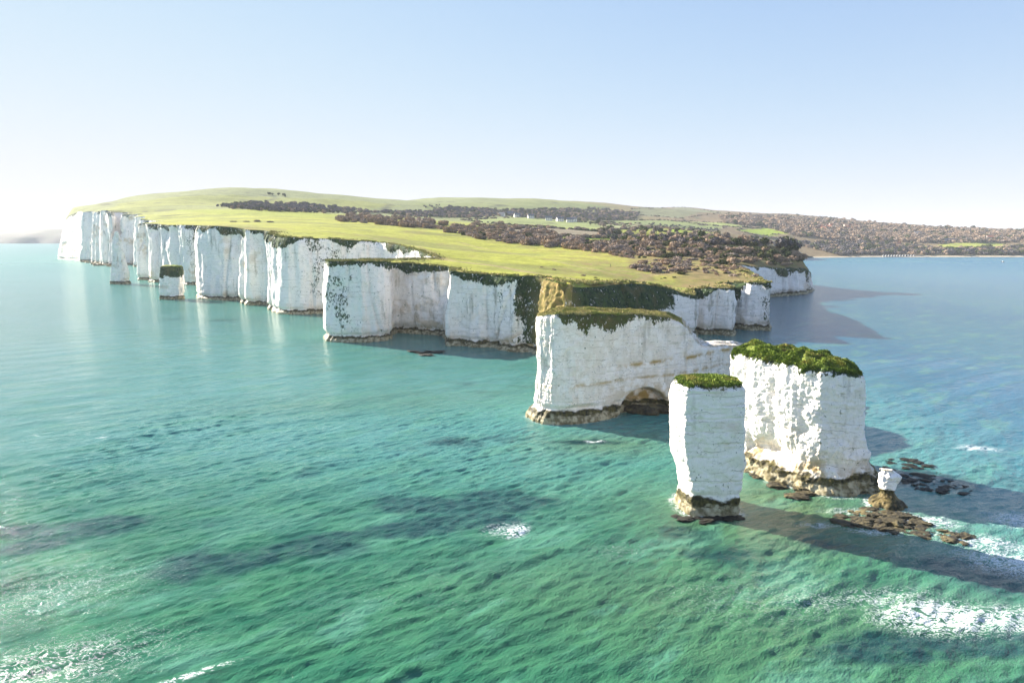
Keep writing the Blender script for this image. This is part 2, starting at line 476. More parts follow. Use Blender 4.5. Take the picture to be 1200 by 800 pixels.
d += 0.9 * sc * fbm(x0 / (3.2 * sc), y0 / (3.2 * sc), zz / (6 * sc), 5, 33, .6)
d += 0.30 * fbm(x0 / 1.3, y0 / 1.3, zz / 1.0, 3, 35)
crk = np.abs(vnoise(x0 / (7 * sc), y0 / (7 * sc), zz / (30 * sc), 44))
d -= 1.1 * sc * (1 - sstep(0, .10, crk))                                           # vertical joints
bed = np.abs(((zz + 0.8 * vnoise(x0 / 25, y0 / 25, 0, 5)) / 2.7) % 1 - .5) * 2
d -= 0.30 * (1 - sstep(0, .22, bed)) * sstep(-.1, .4, vnoise(x0 / 9, y0 / 9, zz / 3, 6))
notch = np.exp(-((zz - 2.6) / 0.9) ** 2)
d -= 1.0 * notch
d += 0.9 * (1 - sstep(0.4, 1.9, zz)) * (0.4 + fbm(x0 / 6, y0 / 6, 0, 3, 8))
bat = PRM[I_, 0]; vegp = PRM[I_, 1]
inset = bat * np.clip(zz / rz, 0, 1) ** 1.25
lip = sstep(1.6 / rz * 1.0, 0, 1 - T_) 
inset = inset + 0.6 * lip
topfade = 1 - 0.7 * sstep(0.9, 1, T_)
# plant cover
below = rz - zz
drape = sstep(0, 1, (1.2 + 3.8 * np.clip(.35 + fbm(x0 / 11, y0 / 11, 0, 3, 61), 0, 1) * np.clip(sc, 1, 1.6) - below) / 1.5)
blot = sstep(.26, .5, fbm(x0 / 9 / sc, y0 / 9 / sc, zz / 10 / sc, 3, 62)) * sstep(.02, .3, fbm(x0 / 60, y0 / 60, zz / 80, 2, 64) + .2)
slope = sstep(0.25, .75, vegp * 1.25 + 0.5 * fbm(x0 / 7, y0 / 7, zz / 9, 3, 63) - 0.45 * (1 - zz / rz))
veg = np.clip(np.maximum(np.maximum(drape * .9, blot * (.5 + .4 * np.exp(-((x0 + 8) / 14) ** 2 - ((y0 - 246) / 14) ** 2)) * (zz > 4)), slope * (zz > 3.0)), 0, 1)
veg *= 1 - 0.35 * far[I_]
d += veg * (0.5 + 0.6 * fbm(x0 / 1.6, y0 / 1.6, zz / 1.6, 3, 65)) * np.clip(sc * .7, .8, 2)
off = d * topfade - inset
V = np.stack([x0 + nrm[I_, 0] * off, y0 + nrm[I_, 1] * off, zz], -1)
NP = len(XY)
Vw = V.reshape(-1, 3)
idx = np.arange(NR * NP).reshape(NR, NP)
nx = np.roll(idx, -1, 1)
Fw = np.stack([idx[:-1], nx[:-1], nx[1:], idx[1:]], -1).reshape(-1, 4)
ochre = np.clip(sstep(.1, .5, fbm(x0 / 30, y0 / 30, zz / 12, 3, 66)) * .55 + (zz < 6) * .15, 0, 1)
tipw = np.exp(-(((x0 - 12.5) ** 2 + (y0 - 227) ** 2) / 150) ** 3)
ochre = np.where(veg > .3, tipw, ochre + tipw)
ochre = np.clip(ochre, 0, 1)
cl = mesh_obj('chalk_cliffs', Vw, Fw, M['cliff'], attrs={'veg': veg.ravel(), 'ochre': ochre.ravel()})
tag(cl, 'long line of white chalk cliffs round the headland', kind='structure')

# ------------------------------------------------------------------ land on top
RIM = V[-1]
def in_poly(px, py, poly):
    c = np.zeros(len(px), bool)
    x1, y1 = poly[:, 0], poly[:, 1]; x2, y2 = np.roll(x1, -1), np.roll(y1, -1)
    for a, b, e, f in zip(x1, y1, x2, y2):
        if b == f: continue
        m = (b > py) != (f > py)
        c ^= m & (px < (e - a) * (py - b) / (f - b) + a)
    return c
pts = []
r = 225.0
while r < 6800:
    st = max(2.0, r / 140)
    na = int((1.75) * r / st)
    an = np.linspace(-0.80, 0.95, na) + RNG.uniform(-.3, .3, na) * 1.75 / na
    rr = r + RNG.uniform(-.3, .3, na) * st
    pts.append(np.c_[rr * np.sin(an), rr * np.cos(an), np.full(na, st)])
    r += st * (1.0 if r < 1000 else 1.6)
pts = np.concatenate(pts)
step = max(1, 1)
pts = pts[in_poly(pts[:, 0], pts[:, 1], RIM[:, :2])]
kd = kdtree.KDTree(NP)
for i, c in enumerate(RIM): kd.insert((c[0], c[1], 0), i)
kd.balance()
rd = np.array([kd.find((x, y, 0))[2] for x, y, s in pts])
keep = rd > pts[:, 2] * .6
pts = pts[keep]; rd = rd[keep]
allxy = np.r_[RIM[:, :2], pts[:, :2]]
res = delaunay_2d_cdt([Vector(c) for c in allxy], [], [list(range(NP))], 1, 1e-4)
LV = np.array([tuple(v) for v in res[0]]); LF = np.array([f for f in res[2] if len(f) == 3])
orig = np.array([(o[0] if len(o) else -1) for o in res[3]])
lz = terrain(LV[:, 0], LV[:, 1]) + far_relief(LV[:, 0], LV[:, 1])
lrd = np.where((orig >= NP), np.r_[np.zeros(NP), rd][np.clip(orig, 0, None)], 0.0)
isrim = (orig >= 0) & (orig < NP)
lz[isrim] = RIM[orig[isrim], 2]
lz += (~isrim) * sstep(0, 6, lrd) * 0.35 * fbm(LV[:, 0] / 6, LV[:, 1] / 6, 0, 3, 77)
lz -= (~isrim) * 0.0
x, y = LV[:, 0], LV[:, 1]

# what grows where (plots given by their surveyed corners)
def plot(pix, s):
    p = np.array(pix, float)
    X, Y, ok = on_land(p[:, 0], p[:, 1])
    return np.c_[X, Y][ok]
GRASS = np.array((0.34, 0.34, 0.060)); col = np.tile(GRASS, (len(x), 1))
scrubn = fbm(x / 40, y / 40, 0, 3, 80)
inland = sstep(620, 900, np.hypot(x, y - 0.0) + 0.25 * (x + 100))
wild = np.array((0.20, 0.15, 0.085))
mixc = lambda c, k, w: c * (1 - w[:, None]) + np.array(k) * w[:, None]
col = mixc(col, (0.24, 0.25, 0.06), sstep(-.2, .4, scrubn))
far_w = sstep(1000, 1300, y) * sstep(-100, 500, x)
col = mixc(col, wild, far_w)
col = mixc(col, (0.23, 0.245, 0.105), sstep(850, 1300, y) * (1 - far_w))
FIELDS = [
    ([(100, 249), (135, 240), (200, 231), (280, 229), (430, 236), (470, 242), (420, 246), (330, 243), (250, 241), (150, 244)], (0.26, 0.27, 0.075)),
    ([(470, 236), (590, 237.5), (690, 239), (720, 243), (640, 247), (560, 247), (500, 246)], (0.215, 0.235, 0.085)),
    ([(740, 245), (800, 243), (845, 249), (800, 256), (750, 252)], (0.19, 0.19, 0.10)),
    ([(540, 258), (620, 254), (700, 262), (760, 268), (690, 270), (600, 264)], (0.25, 0.28, 0.10)),
    ([(560, 268), (640, 267), (740, 274), (700, 279), (600, 275)], (0.25, 0.21, 0.14)),
    ([(690, 258), (780, 258), (850, 266), (840, 270), (760, 266)], (0.22, 0.25, 0.09)),
    ([(758, 266), (830, 272), (852, 277), (790, 275)], (0.29, 0.36, 0.05)),
    ([(660, 276), (720, 279), (790, 285), (760, 288), (690, 284)], (0.25, 0.33, 0.04)),
    ([(860, 269), (900, 267), (925, 273), (890, 277)], (0.29, 0.36, 0.05)),
    ([(800, 286), (860, 286), (900, 290), (890, 297), (840, 292)], (0.28, 0.34, 0.045)),
    ([(1100, 286), (1130, 284.5), (1175, 284.5), (1182, 289), (1150, 292), (1105, 292)], (0.31, 0.33, 0.07)),
    ([(1020, 288), (1090, 288), (1090, 291), (1020, 291)], (0.22, 0.27, 0.06)),
    ([(200, 247), (300, 246), (400, 252), (380, 256), (260, 252)], (0.28, 0.30, 0.05)),
    ([(700, 263), (750, 262), (765, 267), (720, 269)], (0.30, 0.31, 0.15)),
    ([(850, 251), (930, 256), (905, 262), (860, 259)], (0.27, 0.22, 0.15)),
    ([(800, 259), (860, 262), (880, 267), (820, 264)], (0.27, 0.30, 0.10)),
    ([(600, 278), (660, 280), (690, 287), (640, 284)], (0.30, 0.22, 0.13)),
    ([(860, 280), (920, 279), (940, 284), (880, 285)], (0.26, 0.22, 0.12)),
    ([(930, 268), (990, 273), (980, 277), (925, 275)], (0.28, 0.22, 0.16)),
]
for pix, c in FIELDS:
    pg = plot(pix, 0)
    if len(pg) >= 3:
        m = in_poly(x + 6 * vnoise(x / 60, y / 60, 0, 5), y, pg).astype(float)
        col = mixc(col, c, m)
hedge = np.abs(vnoise(x / 210, y / 150, 0, 555)) < .035
col = mixc(col, (0.10, 0.10, 0.06), (hedge & (y > 950)).astype(float) * .8)
wildp = plot([(738, 300), (736, 317), (770, 322), (850, 327), (893, 329), (948, 315), (945, 300), (900, 292), (830, 288), (770, 286), (700, 291)], 0)
wm = in_poly(x + 3 * vnoise(x / 9, y / 9, 0, 15), y + 3 * vnoise(x / 9, y / 9, 4, 16), wildp).astype(float)
wm = np.maximum(wm, (x > 74) * (y < 560))
col = mixc(col, (0.21, 0.165, 0.075), wm * (.55 + .4 * np.clip(fbm(x / 8, y / 8, 0, 3, 84) + .4, 0, 1)))
# sunburnt turf and bare chalky path along the rim
n_edge = fbm(x / 9, y / 9, 0, 3, 81)
near = sstep(1000, 500, np.hypot(x, y))
dry = np.clip(sstep(9, 1, lrd + 5 * n_edge) * .9 + .25 * sstep(.1, .5, scrubn), 0, 1) * near
dry = np.where(isrim, .8 * near, dry)
east = sstep(20, 60, x) * (y < 700)
dry = np.clip(dry + .55 * east, 0, 1)
dry = np.clip(dry + .5 * near * sstep(.12, .45, fbm(x / 22 + 5, y / 45, 0, 4, 83)), 0, 1)
for trail in ([(262, 263), (300, 266), (350, 269), (420, 275), (470, 286), (520, 304)], [(715, 316), (735, 318), (760, 322)], [(540, 284), (620, 300), (680, 313), (720, 322)]):
    tr = plot(trail, 0); td_ = np.full(len(x), 1e9)
    for a, b in zip(tr[:-1], tr[1:]):
        ab = b - a; t = np.clip(((x - a[0]) * ab[0] + (y - a[1]) * ab[1]) / (ab @ ab), 0, 1)
        td_ = np.minimum(td_, np.hypot(x - a[0] - t * ab[0], y - a[1] - t * ab[1]))
    col = mixc(col, (0.36, 0.28, 0.14), sstep(2.6, .8, td_ + 1.2 * n_edge) * .6)
path = plot([(520, 304), (590, 313), (640, 322), (690, 331), (720, 330), (760, 322), (800, 318), (850, 316)], 0)
pd = np.full(len(x), 1e9)
for a, b in zip(path[:-1], path[1:]):
    ab = b - a; t = np.clip(((x - a[0]) * ab[0] + (y - a[1]) * ab[1]) / (ab @ ab), 0, 1)
    pd = np.minimum(pd, np.hypot(x - a[0] - t * ab[0], y - a[1] - t * ab[1]))
col = mixc(col, (0.33, 0.25, 0.13), sstep(3.5, 1.0, pd + 1.5 * n_edge) * .75)
land = mesh_obj('headland_turf', np.c_[x, y, lz], LF, M['land'], attrs={'col': col, 'dry': dry})
tag(land, 'green turf and patchwork fields rolling back from the cliff edge', kind='structure')
sel = np.where((np.hypot(RIM[:, 0], RIM[:, 1]) < 430) & (RIM[:, 0] < 125))[0]
pk = RNG.choice(sel, 26000)
ofs = -RNG.exponential(1.6, len(pk))
tpx = RIM[pk, 0] + nrm[pk, 0] * ofs + RNG.normal(0, .3, len(pk)); tpy = RIM[pk, 1] + nrm[pk, 1] * ofs + RNG.normal(0, .3, len(pk))
cl_ = fbm(tpx / 4, tpy / 4, 0, 3, 557) > -.12
tpx, tpy = tpx[cl_], tpy[cl_]
tv, tf = tufts(np.c_[tpx, tpy, np.minimum(terrain(tpx, tpy), 60) + .05], np.tile((0, 0, 1.0), (len(tpx), 1)), .3, .85, 558)
rt = mesh_obj('rim_grass', tv, tf, M['straw_leaf'], smooth=False)
tag(rt, 'rough straw and green grass tufts fringing the cliff edge', kind='stuff')
print('coast', NP, 'land', len(LV))

# ------------------------------------------------------------------ chalk stacks
def ring_resample(poly, N):
    """N points round a closed polygon; corners keep their share so that levels line up"""
    P = np.array(poly, float); K = len(P)
    m = N // K
    return np.concatenate([P[i] + (P[(i + 1) % K] - P[i]) * (np.arange(m) / m)[:, None] for i in range(K)])
def loft_rock(levels, N, rows, seed, topf=None, flute=0.5, rough=0.35, fine=0.12, notch=(2.6, .6, .7), smooth=(2, 4), strata=0.16,
              extra=None, zmin=-2.0):
    """levels: (height, polygon) bottom to top; returns grid (rows, N', 3), normals"""
    zs = np.array([l[0] for l in levels], float)
    Rg = np.array([smooth_ring(ring_resample(l[1], N), 1, smooth[1] * 3) for l in levels])
    n = Rg.shape[1]
    Z = np.linspace(zmin, zs[-1], rows)
    G = np.empty((rows, n, 2))
    for c in range(2):
        for k in range(n):
            G[:, k, c] = np.interp(Z, zs, Rg[:, k, c])
    nr = np.array([ring_normals(smooth_ring(g, 2, 4)) for g in G])
    zz = np.repeat(Z[:, None], n, 1)
    if topf is not None:
        th = topf(G[-1])
        zz = zmin + (zz - zmin) * ((th - zmin) / (zs[-1] - zmin))[None, :]
    x, y = G[..., 0], G[..., 1]
    d = flute * fbm(x / 2.6, y / 2.6, zz / 11, 4, seed)
    d += rough * fbm(x / 1.9, y / 1.9, zz / 2.4, 5, seed + 9, .55)
    d += fine * fbm(x / .55, y / .55, zz / .45, 3, seed + 17, .6)
    crk = np.abs(vnoise(x / 4.0, y / 4.0, zz / 18, seed + 3))
    d -= flute * .45 * (1 - sstep(0, .14, crk)) * sstep(-.3, .4, vnoise(x / 3, y / 3, zz / 5, seed + 31))
    zb = zz + .5 * vnoise(x / 12, y / 12, 0, seed + 4)
    for per, a in ((1.9, 1.0), (0.73, .45)):
        bed = np.abs((zb / per) % 1 - .5) * 2
        d -= strata * a * (1 - sstep(0, .25, bed)) * sstep(-.25, .35, vnoise(x / 4, y / 4, zz / 1.5, seed + 5))
    zc, w, a = notch
    d -= a * np.exp(-((zz - zc) / w) ** 2) * (0.6 + .6 * vnoise(x / 5, y / 5, 0, seed + 6))
    d += .35 * (1 - sstep(.5, 1.8, zz))
    top = zz[-1][None] - zz
    d -= .55 * sstep(.9, 0, top)
    Q = np.stack([x + nr[..., 0] * d, y + nr[..., 1] * d, zz], -1)
    if extra is not None: Q = extra(Q, nr, zz)
    return Q, nr
def grid_faces(rows, n):
    i = np.arange(rows * n).reshape(rows, n); j = np.roll(i, -1, 1)
    return np.stack([i[:-1], j[:-1], j[1:], i[1:]], -1).reshape(-1, 4)
def cap_mesh(rimr, step, dome, rough, seed, skirt):
    """turf lying over the top: triangulated inside the rim, with a ragged hanging skirt"""
    n = len(rimr)
    ctr = rimr[:, :2].mean(0)
    lo, hi = rimr[:, :2].min(0), rimr[:, :2].max(0)
    gx, gy = np.meshgrid(np.arange(lo[0], hi[0], step), np.arange(lo[1], hi[1], step))
    p = np.c_[gx.ravel(), gy.ravel()] + RNG.uniform(-.3, .3, (gx.size, 2)) * step
    p = p[in_poly(p[:, 0], p[:, 1], rimr[:, :2])]
    kd = kdtree.KDTree(n)
    for i, c in enumerate(rimr): kd.insert((c[0], c[1], 0), i)
    kd.balance()
    dd = np.array([kd.find((a, b, 0))[2] for a, b in p]); p = p[dd > step * .6]
    res = delaunay_2d_cdt([Vector(c) for c in np.r_[rimr[:, :2], p]], [], [list(range(n))], 1, 1e-4)
    v = np.array([tuple(q) for q in res[0]]); f = [list(q) for q in res[2]]
    org = np.array([(o[0] if len(o) else -1) for o in res[3]])
    w = []; hz = []
    for a, b in v:
        hits = kd.find_n((a, b, 0), 10)
        ww = np.array([1 / (h[2] + .05) ** 1.5 for h in hits])
        hz.append((ww * rimr[[h[1] for h in hits], 2]).sum() / ww.sum()); w.append(hits[0][2])
    w = np.array(w); hz = np.array(hz)
    z = hz + dome * sstep(0, 2.5, w) + rough * fbm(v[:, 0] / 1.7, v[:, 1] / 1.7, 0, 4, seed) * sstep(-.2, 1.2, w) + .06
    V = np.c_[v, z]
    rmap = {int(o): k for k, o in enumerate(org) if 0 <= o < n}
    nr = ring_normals(smooth_ring(rimr[:, :2], 2, 4))
    depth = skirt * np.clip(.4 + 2.0 * fbm(rimr[:, 0] / 1.8, rimr[:, 1] / 1.8, 0, 5, seed + 2, .6), .04, 2.2)
    o1 = len(V); sk1 = rimr + np.c_[nr * (.16 + .1 * depth[:, None]), -depth * .45]
    sk2 = rimr + np.c_[nr * .05, -depth]
    V = np.r_[V, sk1, sk2]
    for k in range(n):
        a = rmap.get(k); b = rmap.get((k + 1) % n); k2 = (k + 1) % n
        if a is None or b is None: continue
        f.append([a, o1 + k, o1 + k2, b]); f.append([o1 + k, o1 + n + k, o1 + n + k2, o1 + k2])
    return V, f, depth
SHORE = []
def make_stack(name, root_loc, label, levels, N, rows, seed, cap=None, topf=None, mat='chalk', vegf=None, ochf=None, tuft=None, group=None, cat='sea stack', **kw):
    root = thing(name, root_loc, label, cat, group)
    Q, nr = loft_rock(levels, N, rows, seed, topf, **kw)
    rr, n = Q.shape[:2]
    SHORE.append(Q[int(np.argmin(np.abs(Q[:, 0, 2])))][:, :2])
    x, y, z = Q[..., 0], Q[..., 1], Q[..., 2]
    veg = vegf(x, y, z, z[-1][None] - z) if vegf else np.zeros_like(z)
    och = ochf(x, y, z) if ochf else .35 * sstep(.1, .5, fbm(x / 6, y / 6, z / 4, 3, seed + 40))
    V = Q.reshape(-1, 3); F = grid_faces(rr, n)
    # closing top of bare rock
    c = len(V)
    inner = []
    ctr = Q[-1].mean(0)
    rock = mesh_obj('rock', V, F, M[mat], attrs={'veg': veg.ravel(), 'ochre': och.ravel()})
    under(rock, root)
    cv, cf, dep = cap_mesh(Q[-1], cap.get('step', .45), cap.get('dome', .5), cap.get('rough', .35), seed + 50, cap.get('skirt', .8))
    nv = len(cv)
    co = mesh_obj(cap.get('name', 'grass_cap'), cv, cf, M[cap.get('mat', 'cap')],
                  attrs={'veg': np.full(nv, .25), 'ochre': np.full(nv, .6)})
    under(co, root)
    if tuft:
        me = co.data; me.calc_loop_triangles()
        tri = np.array([t.vertices[:] for t in me.loop_triangles]); P = np.array([v.co[:] for v in me.vertices]) + np.array(root_loc)
        A, B, C = P[tri[:, 0]], P[tri[:, 1]], P[tri[:, 2]]
        nn = np.cross(B - A, C - A); ar = np.linalg.norm(nn, axis=1); nn /= ar[:, None] + 1e-9
        pick = RNG.choice(len(tri), tuft[0], p=ar / ar.sum())
        a, b = RNG.random((2, tuft[0], 1)); sw = (a + b) > 1; a = np.where(sw, 1 - a, a); b = np.where(sw, 1 - b, b)
        pp = A[pick] + (B[pick] - A[pick]) * a + (C[pick] - A[pick]) * b
        clump = fbm(pp[:, 0] / 1.4, pp[:, 1] / 1.4, pp[:, 2] / 1.4, 3, seed + 70)
        m = clump > tuft[3] if len(tuft) > 3 else np.ones(len(pp), bool)
        tv, tf = tufts(pp[m], nn[pick][m] * .8 + np.array((0, 0, .6)), tuft[1], tuft[2], seed)
        to = mesh_obj('grass_tufts', tv, tf, M[cap.get('leaf', 'cap_leaf')], smooth=False)
        under(to, root); to['kind'] = 'stuff'
    return root, Q

# --- tall block with a trim of bright turf
def pxw(px, d):                     # sideways position at depth d
    return (px - 600) / FPX * d / 1.0
hb = lambda l, r, y0=94.0, z=0: None
def harry_ring(pl, pr, py, front=94.5, back=102.5):
    # pl, pr: left and right edge of the block at this level
    z = along(pl, py, front + 1)[2]
    xl = along(pl + 7.5, py, front + 2.2)[0]; xr = along(pr - 1, py, front + 1.2)[0]
    w = xr - xl
    return (z, [(xl, front + 2.6), (xl + .10 * w, front + .4), (xl + .5 * w, front - .25), (xr - .06 * w, front + .3), (xr, front + 1.6),
                (xr + .2, front + 5.0), (xr - .1 * w, back - .2), (xl + .5 * w, back + .3), (xl + .13 * w, back - .3), (xl - .1, front + 5.5)])
lv = [harry_ring(l, r, py) for l, r, py in [(791, 866, 622), (792, 866, 604), (793, 866, 590), (794, 869, 578), (793, 872, 567), (791, 873, 556), (788, 874, 545), (784, 874, 532),
                                            (783, 874.5, 505), (784, 875, 480), (785.5, 875, 462), (787, 874.5, 450)]]
hveg = lambda x, y, z, t: np.clip(sstep(.9, .1, t + .5 * fbm(x, y, z, 3, 5)) * .8, 0, 1)
make_stack('chalk_stack', (28.5, 97, 0), 'tall straight-sided white chalk stack with a thin bright grass cap', lv, 320, 190, 101,
           cap=dict(step=.4, dome=.25, rough=.22, skirt=.55), vegf=hveg, tuft=(9000, .12, .34), flute=.28, rough=.42, fine=.12, notch=(3.0, .5, .35), smooth=(1, 2), strata=.16)

# --- broad block with the shaggy cap
def ring_at(pts): return pts
S0 = [(38.6, 121.5), (41.2, 114.0), (45.3, 107.6), (49.0, 103.8), (53.5, 103.5), (58.6, 104.3), (61.0, 110.5), (59.2, 119.0), (52.0, 126.5), (43.5, 127.5)]
S1 = [(38.9, 121.2), (41.6, 114.6), (45.8, 108.4), (49.2, 104.6), (53.5, 104.2), (57.8, 105.0), (59.8, 111.0), (58.2, 118.6), (51.8, 125.8), (43.6, 126.8)]
S2 = [(39.0, 121.0), (41.8, 114.4), (45.6, 108.6), (48.9, 104.9), (53.2, 104.6), (56.3, 105.4), (58.4, 111.0), (57.2, 118.4), (51.4, 125.2), (43.6, 126.2)]
S3 = [(38.9, 121.0), (41.6, 114.4), (45.3, 108.5), (48.6, 104.9), (52.6, 104.6), (55.3, 105.4), (57.2, 111.0), (56.4, 118.2), (51.0, 124.8), (43.6, 125.8)]
def s_top(g):
    return 19.3 + 1.1 * sstep(50, 40, g[:, 0]) + .5 * fbm(g[:, 0] / 5, g[:, 1] / 5, 0, 2, 4)
def s_extra(Q, nr, zz):
    # hollow at the left foot and a bulging weed-covered toe
    x, y = Q[..., 0], Q[..., 1]
    k = np.exp(-((x - 43.2) / 2.6) ** 2) * (y < 116) * np.exp(-((zz - 4.6) / 1.7) ** 2)
    t = (1 - sstep(1.5, 4.0, zz)) * (y < 114)
    off = -1.6 * k + t * (.8 + .9 * fbm(x / 2, y / 2, zz / 2, 4, 7))
    Q[..., 0] += nr[..., 0] * off; Q[..., 1] += nr[..., 1] * off
    return Q
sveg = lambda x, y, z, t: np.clip(sstep(1.3, .1, t + .9 * fbm(x / 2, y / 2, z / 2, 3, 5)), 0, 1)
soch = lambda x, y, z: np.clip(.75 * sstep(6.5, 2.5, z + 2.0 * fbm(x / 4, y / 4, z / 4, 3, 12)) + .25 * sstep(.1, .5, fbm(x / 6, y / 6, z / 4, 3, 141)), 0, 1)
make_stack('chalk_stack', (50, 113, 0), 'broad white chalk stack with a shaggy overhanging plant cap and ochre weedy foot',
           [(-2, S0), (0, S0), (2.5, S1), (9, S2), (19.2, S3)], 520, 170, 131, topf=s_top, extra=s_extra,
           cap=dict(step=.4, dome=.9, rough=1.1, skirt=1.35), vegf=sveg, ochf=soch, tuft=(56000, .14, .42, -.3), flute=.7, rough=.58, fine=.2, notch=(4.2, .7, .5), smooth=(1, 2), strata=.14)

# --- long fin joined to the sea cave
W0 = [(4.6, 151.0), (5.6, 146.8), (8.6, 144.2), (13, 144.3), (18, 146.2), (23.5, 150.4), (30, 152.2), (38, 154.5), (46, 159), (54, 164.5), (62, 170), (66, 175),
      (63, 180), (54, 176), (44, 170), (34, 166), (24, 163.5), (14, 160.5), (7.5, 157)]
def shrink(P, k, dx=0, dy=0):
    c = np.mean(P, axis=0)
    return [(c[0] + (p[0] - c[0]) * k + dx, c[1] + (p[1] - c[1]) * k + dy) for p in P]
W1 = [(4.9, 151.0), (5.8, 147.2), (8.6, 144.9), (13, 145.0), (18, 146.9), (23.5, 150.4), (30, 152.6), (38, 155), (46, 159.6), (54, 165), (62, 170.6), (65.4, 175),
      (62.4, 179), (53.6, 175), (43.8, 169), (34, 165), (24, 162.4), (14, 159.6), (7.6, 156.4)]
W2 = [(5.4, 151.2), (6.3, 148.0), (9.0, 145.6), (13.2, 145.8), (18, 147.6), (23.5, 150.8), (30, 153.4), (38, 156), (45.4, 160.6), (53.4, 166.2), (61.6, 171.8), (64.4, 175),
      (61.4, 178), (53, 173.6), (43.6, 167.6), (34, 163.6), (24, 161.2), (14.2, 158.4), (8.0, 155.6)]
def w_top(g):
    x = g[:, 0]
    h = np.interp(x, [0, 6, 10, 20, 30, 35, 38.5, 41, 43.5, 46, 49, 53, 60, 70], [22.9, 23.3, 24.0, 23.7, 23.0, 22.2, 21.2, 19.4, 16.4, 14.6, 14.2, 14.0, 12.6, 11.5])
    return h + .45 * fbm(x / 3, g[:, 1] / 30, 0, 4, 14)
def w_extra(Q, nr, zz):
    x, y = Q[..., 0], Q[..., 1]
    front = (nr[..., 1] < 0)
    s = (x - 30.5) / 6.0
    arch = front * sstep(1.15, .85, np.abs(s)) * sstep(.8, -.4, zz - 5.6 * np.sqrt(np.clip(1 - s * s, 0, 1)))
    off = -3.6 * arch
    # lit end face is a curtain of flutes
    endf = sstep(-.3, -.7, nr[..., 0])
    off += endf * .55 * fbm(x / 1.1, y / 1.1, zz / 9, 3, 55) + endf * (1 - sstep(0, 5, zz)) * .9
    Q[..., 0] += nr[..., 0] * off; Q[..., 1] += nr[..., 1] * off
    return Q
def wveg(x, y, z, t):
    dep = 1.0 + 2.8 * np.exp(-((x - 19) / 8.0) ** 2) + 2.6 * fbm(x / 2.2, y / 2.2, 0, 5, 15)
    return np.clip(sstep(dep + .8, dep - 1.8, t) * sstep(40, 36, x) * sstep(8.0, 10.5, x + 1.5 * fbm(x, y, z / 2, 2, 3)), 0, 1)
def woch(x, y, z):
    k = np.exp(-((x - 31) / 7) ** 2) * sstep(8.5, 4, z)
    b = np.exp(-((z - 10.2 - .05 * x) / .5) ** 2) * sstep(20, 30, x) * .8 + np.exp(-((z - 7.6 - .03 * x) / .35) ** 2) * .6
    return np.clip(.8 * k + b + .2, 0, 1)
Wroot, Wq = make_stack('chalk_fin', (30, 158, 0), 'long chalk fin with a notched low end and dark plants hanging from its grassy top', [(-2, W0), (0.8, W0), (2.4, W1), (12, W2), (24, W2)],
           840, 165, 161, topf=w_top, extra=w_extra, cap=dict(step=.6, dome=.25, rough=.3, skirt=.3, mat='straw', leaf='straw_leaf'), vegf=wveg, ochf=woch, tuft=(22000, .12, .34), cat='chalk ridge',
           flute=.42, rough=.36, fine=.13, notch=(3.1, .55, .9), smooth=(1, 2), strata=.17)
# bare saddle of the fin has no turf: strip turf faces and tufts beyond the step
for ch in list(Wroot.children):
    if ch.name.startswith('grass_cap'):
        me = ch.data; me.materials.append(M['chalk'])
        for p in me.polygons:
            c = p.center.x + 30
            if c > 40.0 + 1.2 * math.sin(p.center.y * 2): p.material_index = 1
    if ch.name.startswith('grass_tufts'):
        import bmesh
        bm = bmesh.new(); bm.from_mesh(ch.data)
        bmesh.ops.delete(bm, geom=[f for f in bm.faces if f.calc_center_median().x + 30 > 39.0 + 2 * random.random()], context='FACES')
        bm.to_mesh(ch.data); bm.free()

# --- thin leaning stump on its weedy pedestal
def disc(cx, cy, rx, ry, n=10, seed=0, j=.12, rot=0):
    r = np.random.default_rng(seed)
    a = np.arange(n) / n * 2 * math.pi + rot
    k = 1 + r.uniform(-j, j, n)
    return [(cx + rx * k[i] * math.cos(a[i]), cy + ry * k[i] * math.sin(a[i])) for i in range(n)]
wx, wy = 57.0, 99.2
lv = [(-2, disc(wx + .2, wy, 3.3, 2.6, seed=1)), (0.0, disc(wx, wy, 2.6, 2.1, seed=1)), (.8, disc(wx - .1, wy, 1.9, 1.6, seed=2)), (1.5, disc(wx, wy, 1.15, 1.1, seed=3)),
      (2.2, disc(wx, wy, 1.0, 1.0, seed=3)), (3.0, disc(wx - .1, wy, 1.2, 1.1, seed=4)), (3.9, disc(wx - .05, wy, 1.45, 1.25, seed=5)),
      (4.6, disc(wx - .1, wy, 1.5, 1.3, seed=5)), (5.4, disc(wx - .2, wy, 1.25, 1.1, seed=6))]
make_stack('chalk_stump', (wx, wy, 0), 'small top-heavy chalk stump on a dark weedy pedestal', lv, 160, 80, 181, mat='chalk_dark', cap=dict(step=.25, dome=.25, rough=.5, skirt=.1, mat='chalk', name='top'),
           flute=.35, rough=.6, fine=.22, notch=(2.0, .4, .2), smooth=(1, 1), strata=.1, cat='rock stump',
           ochf=lambda x, y, z: np.clip(sstep(2.6, 1.0, z), 0, 1) * .6)
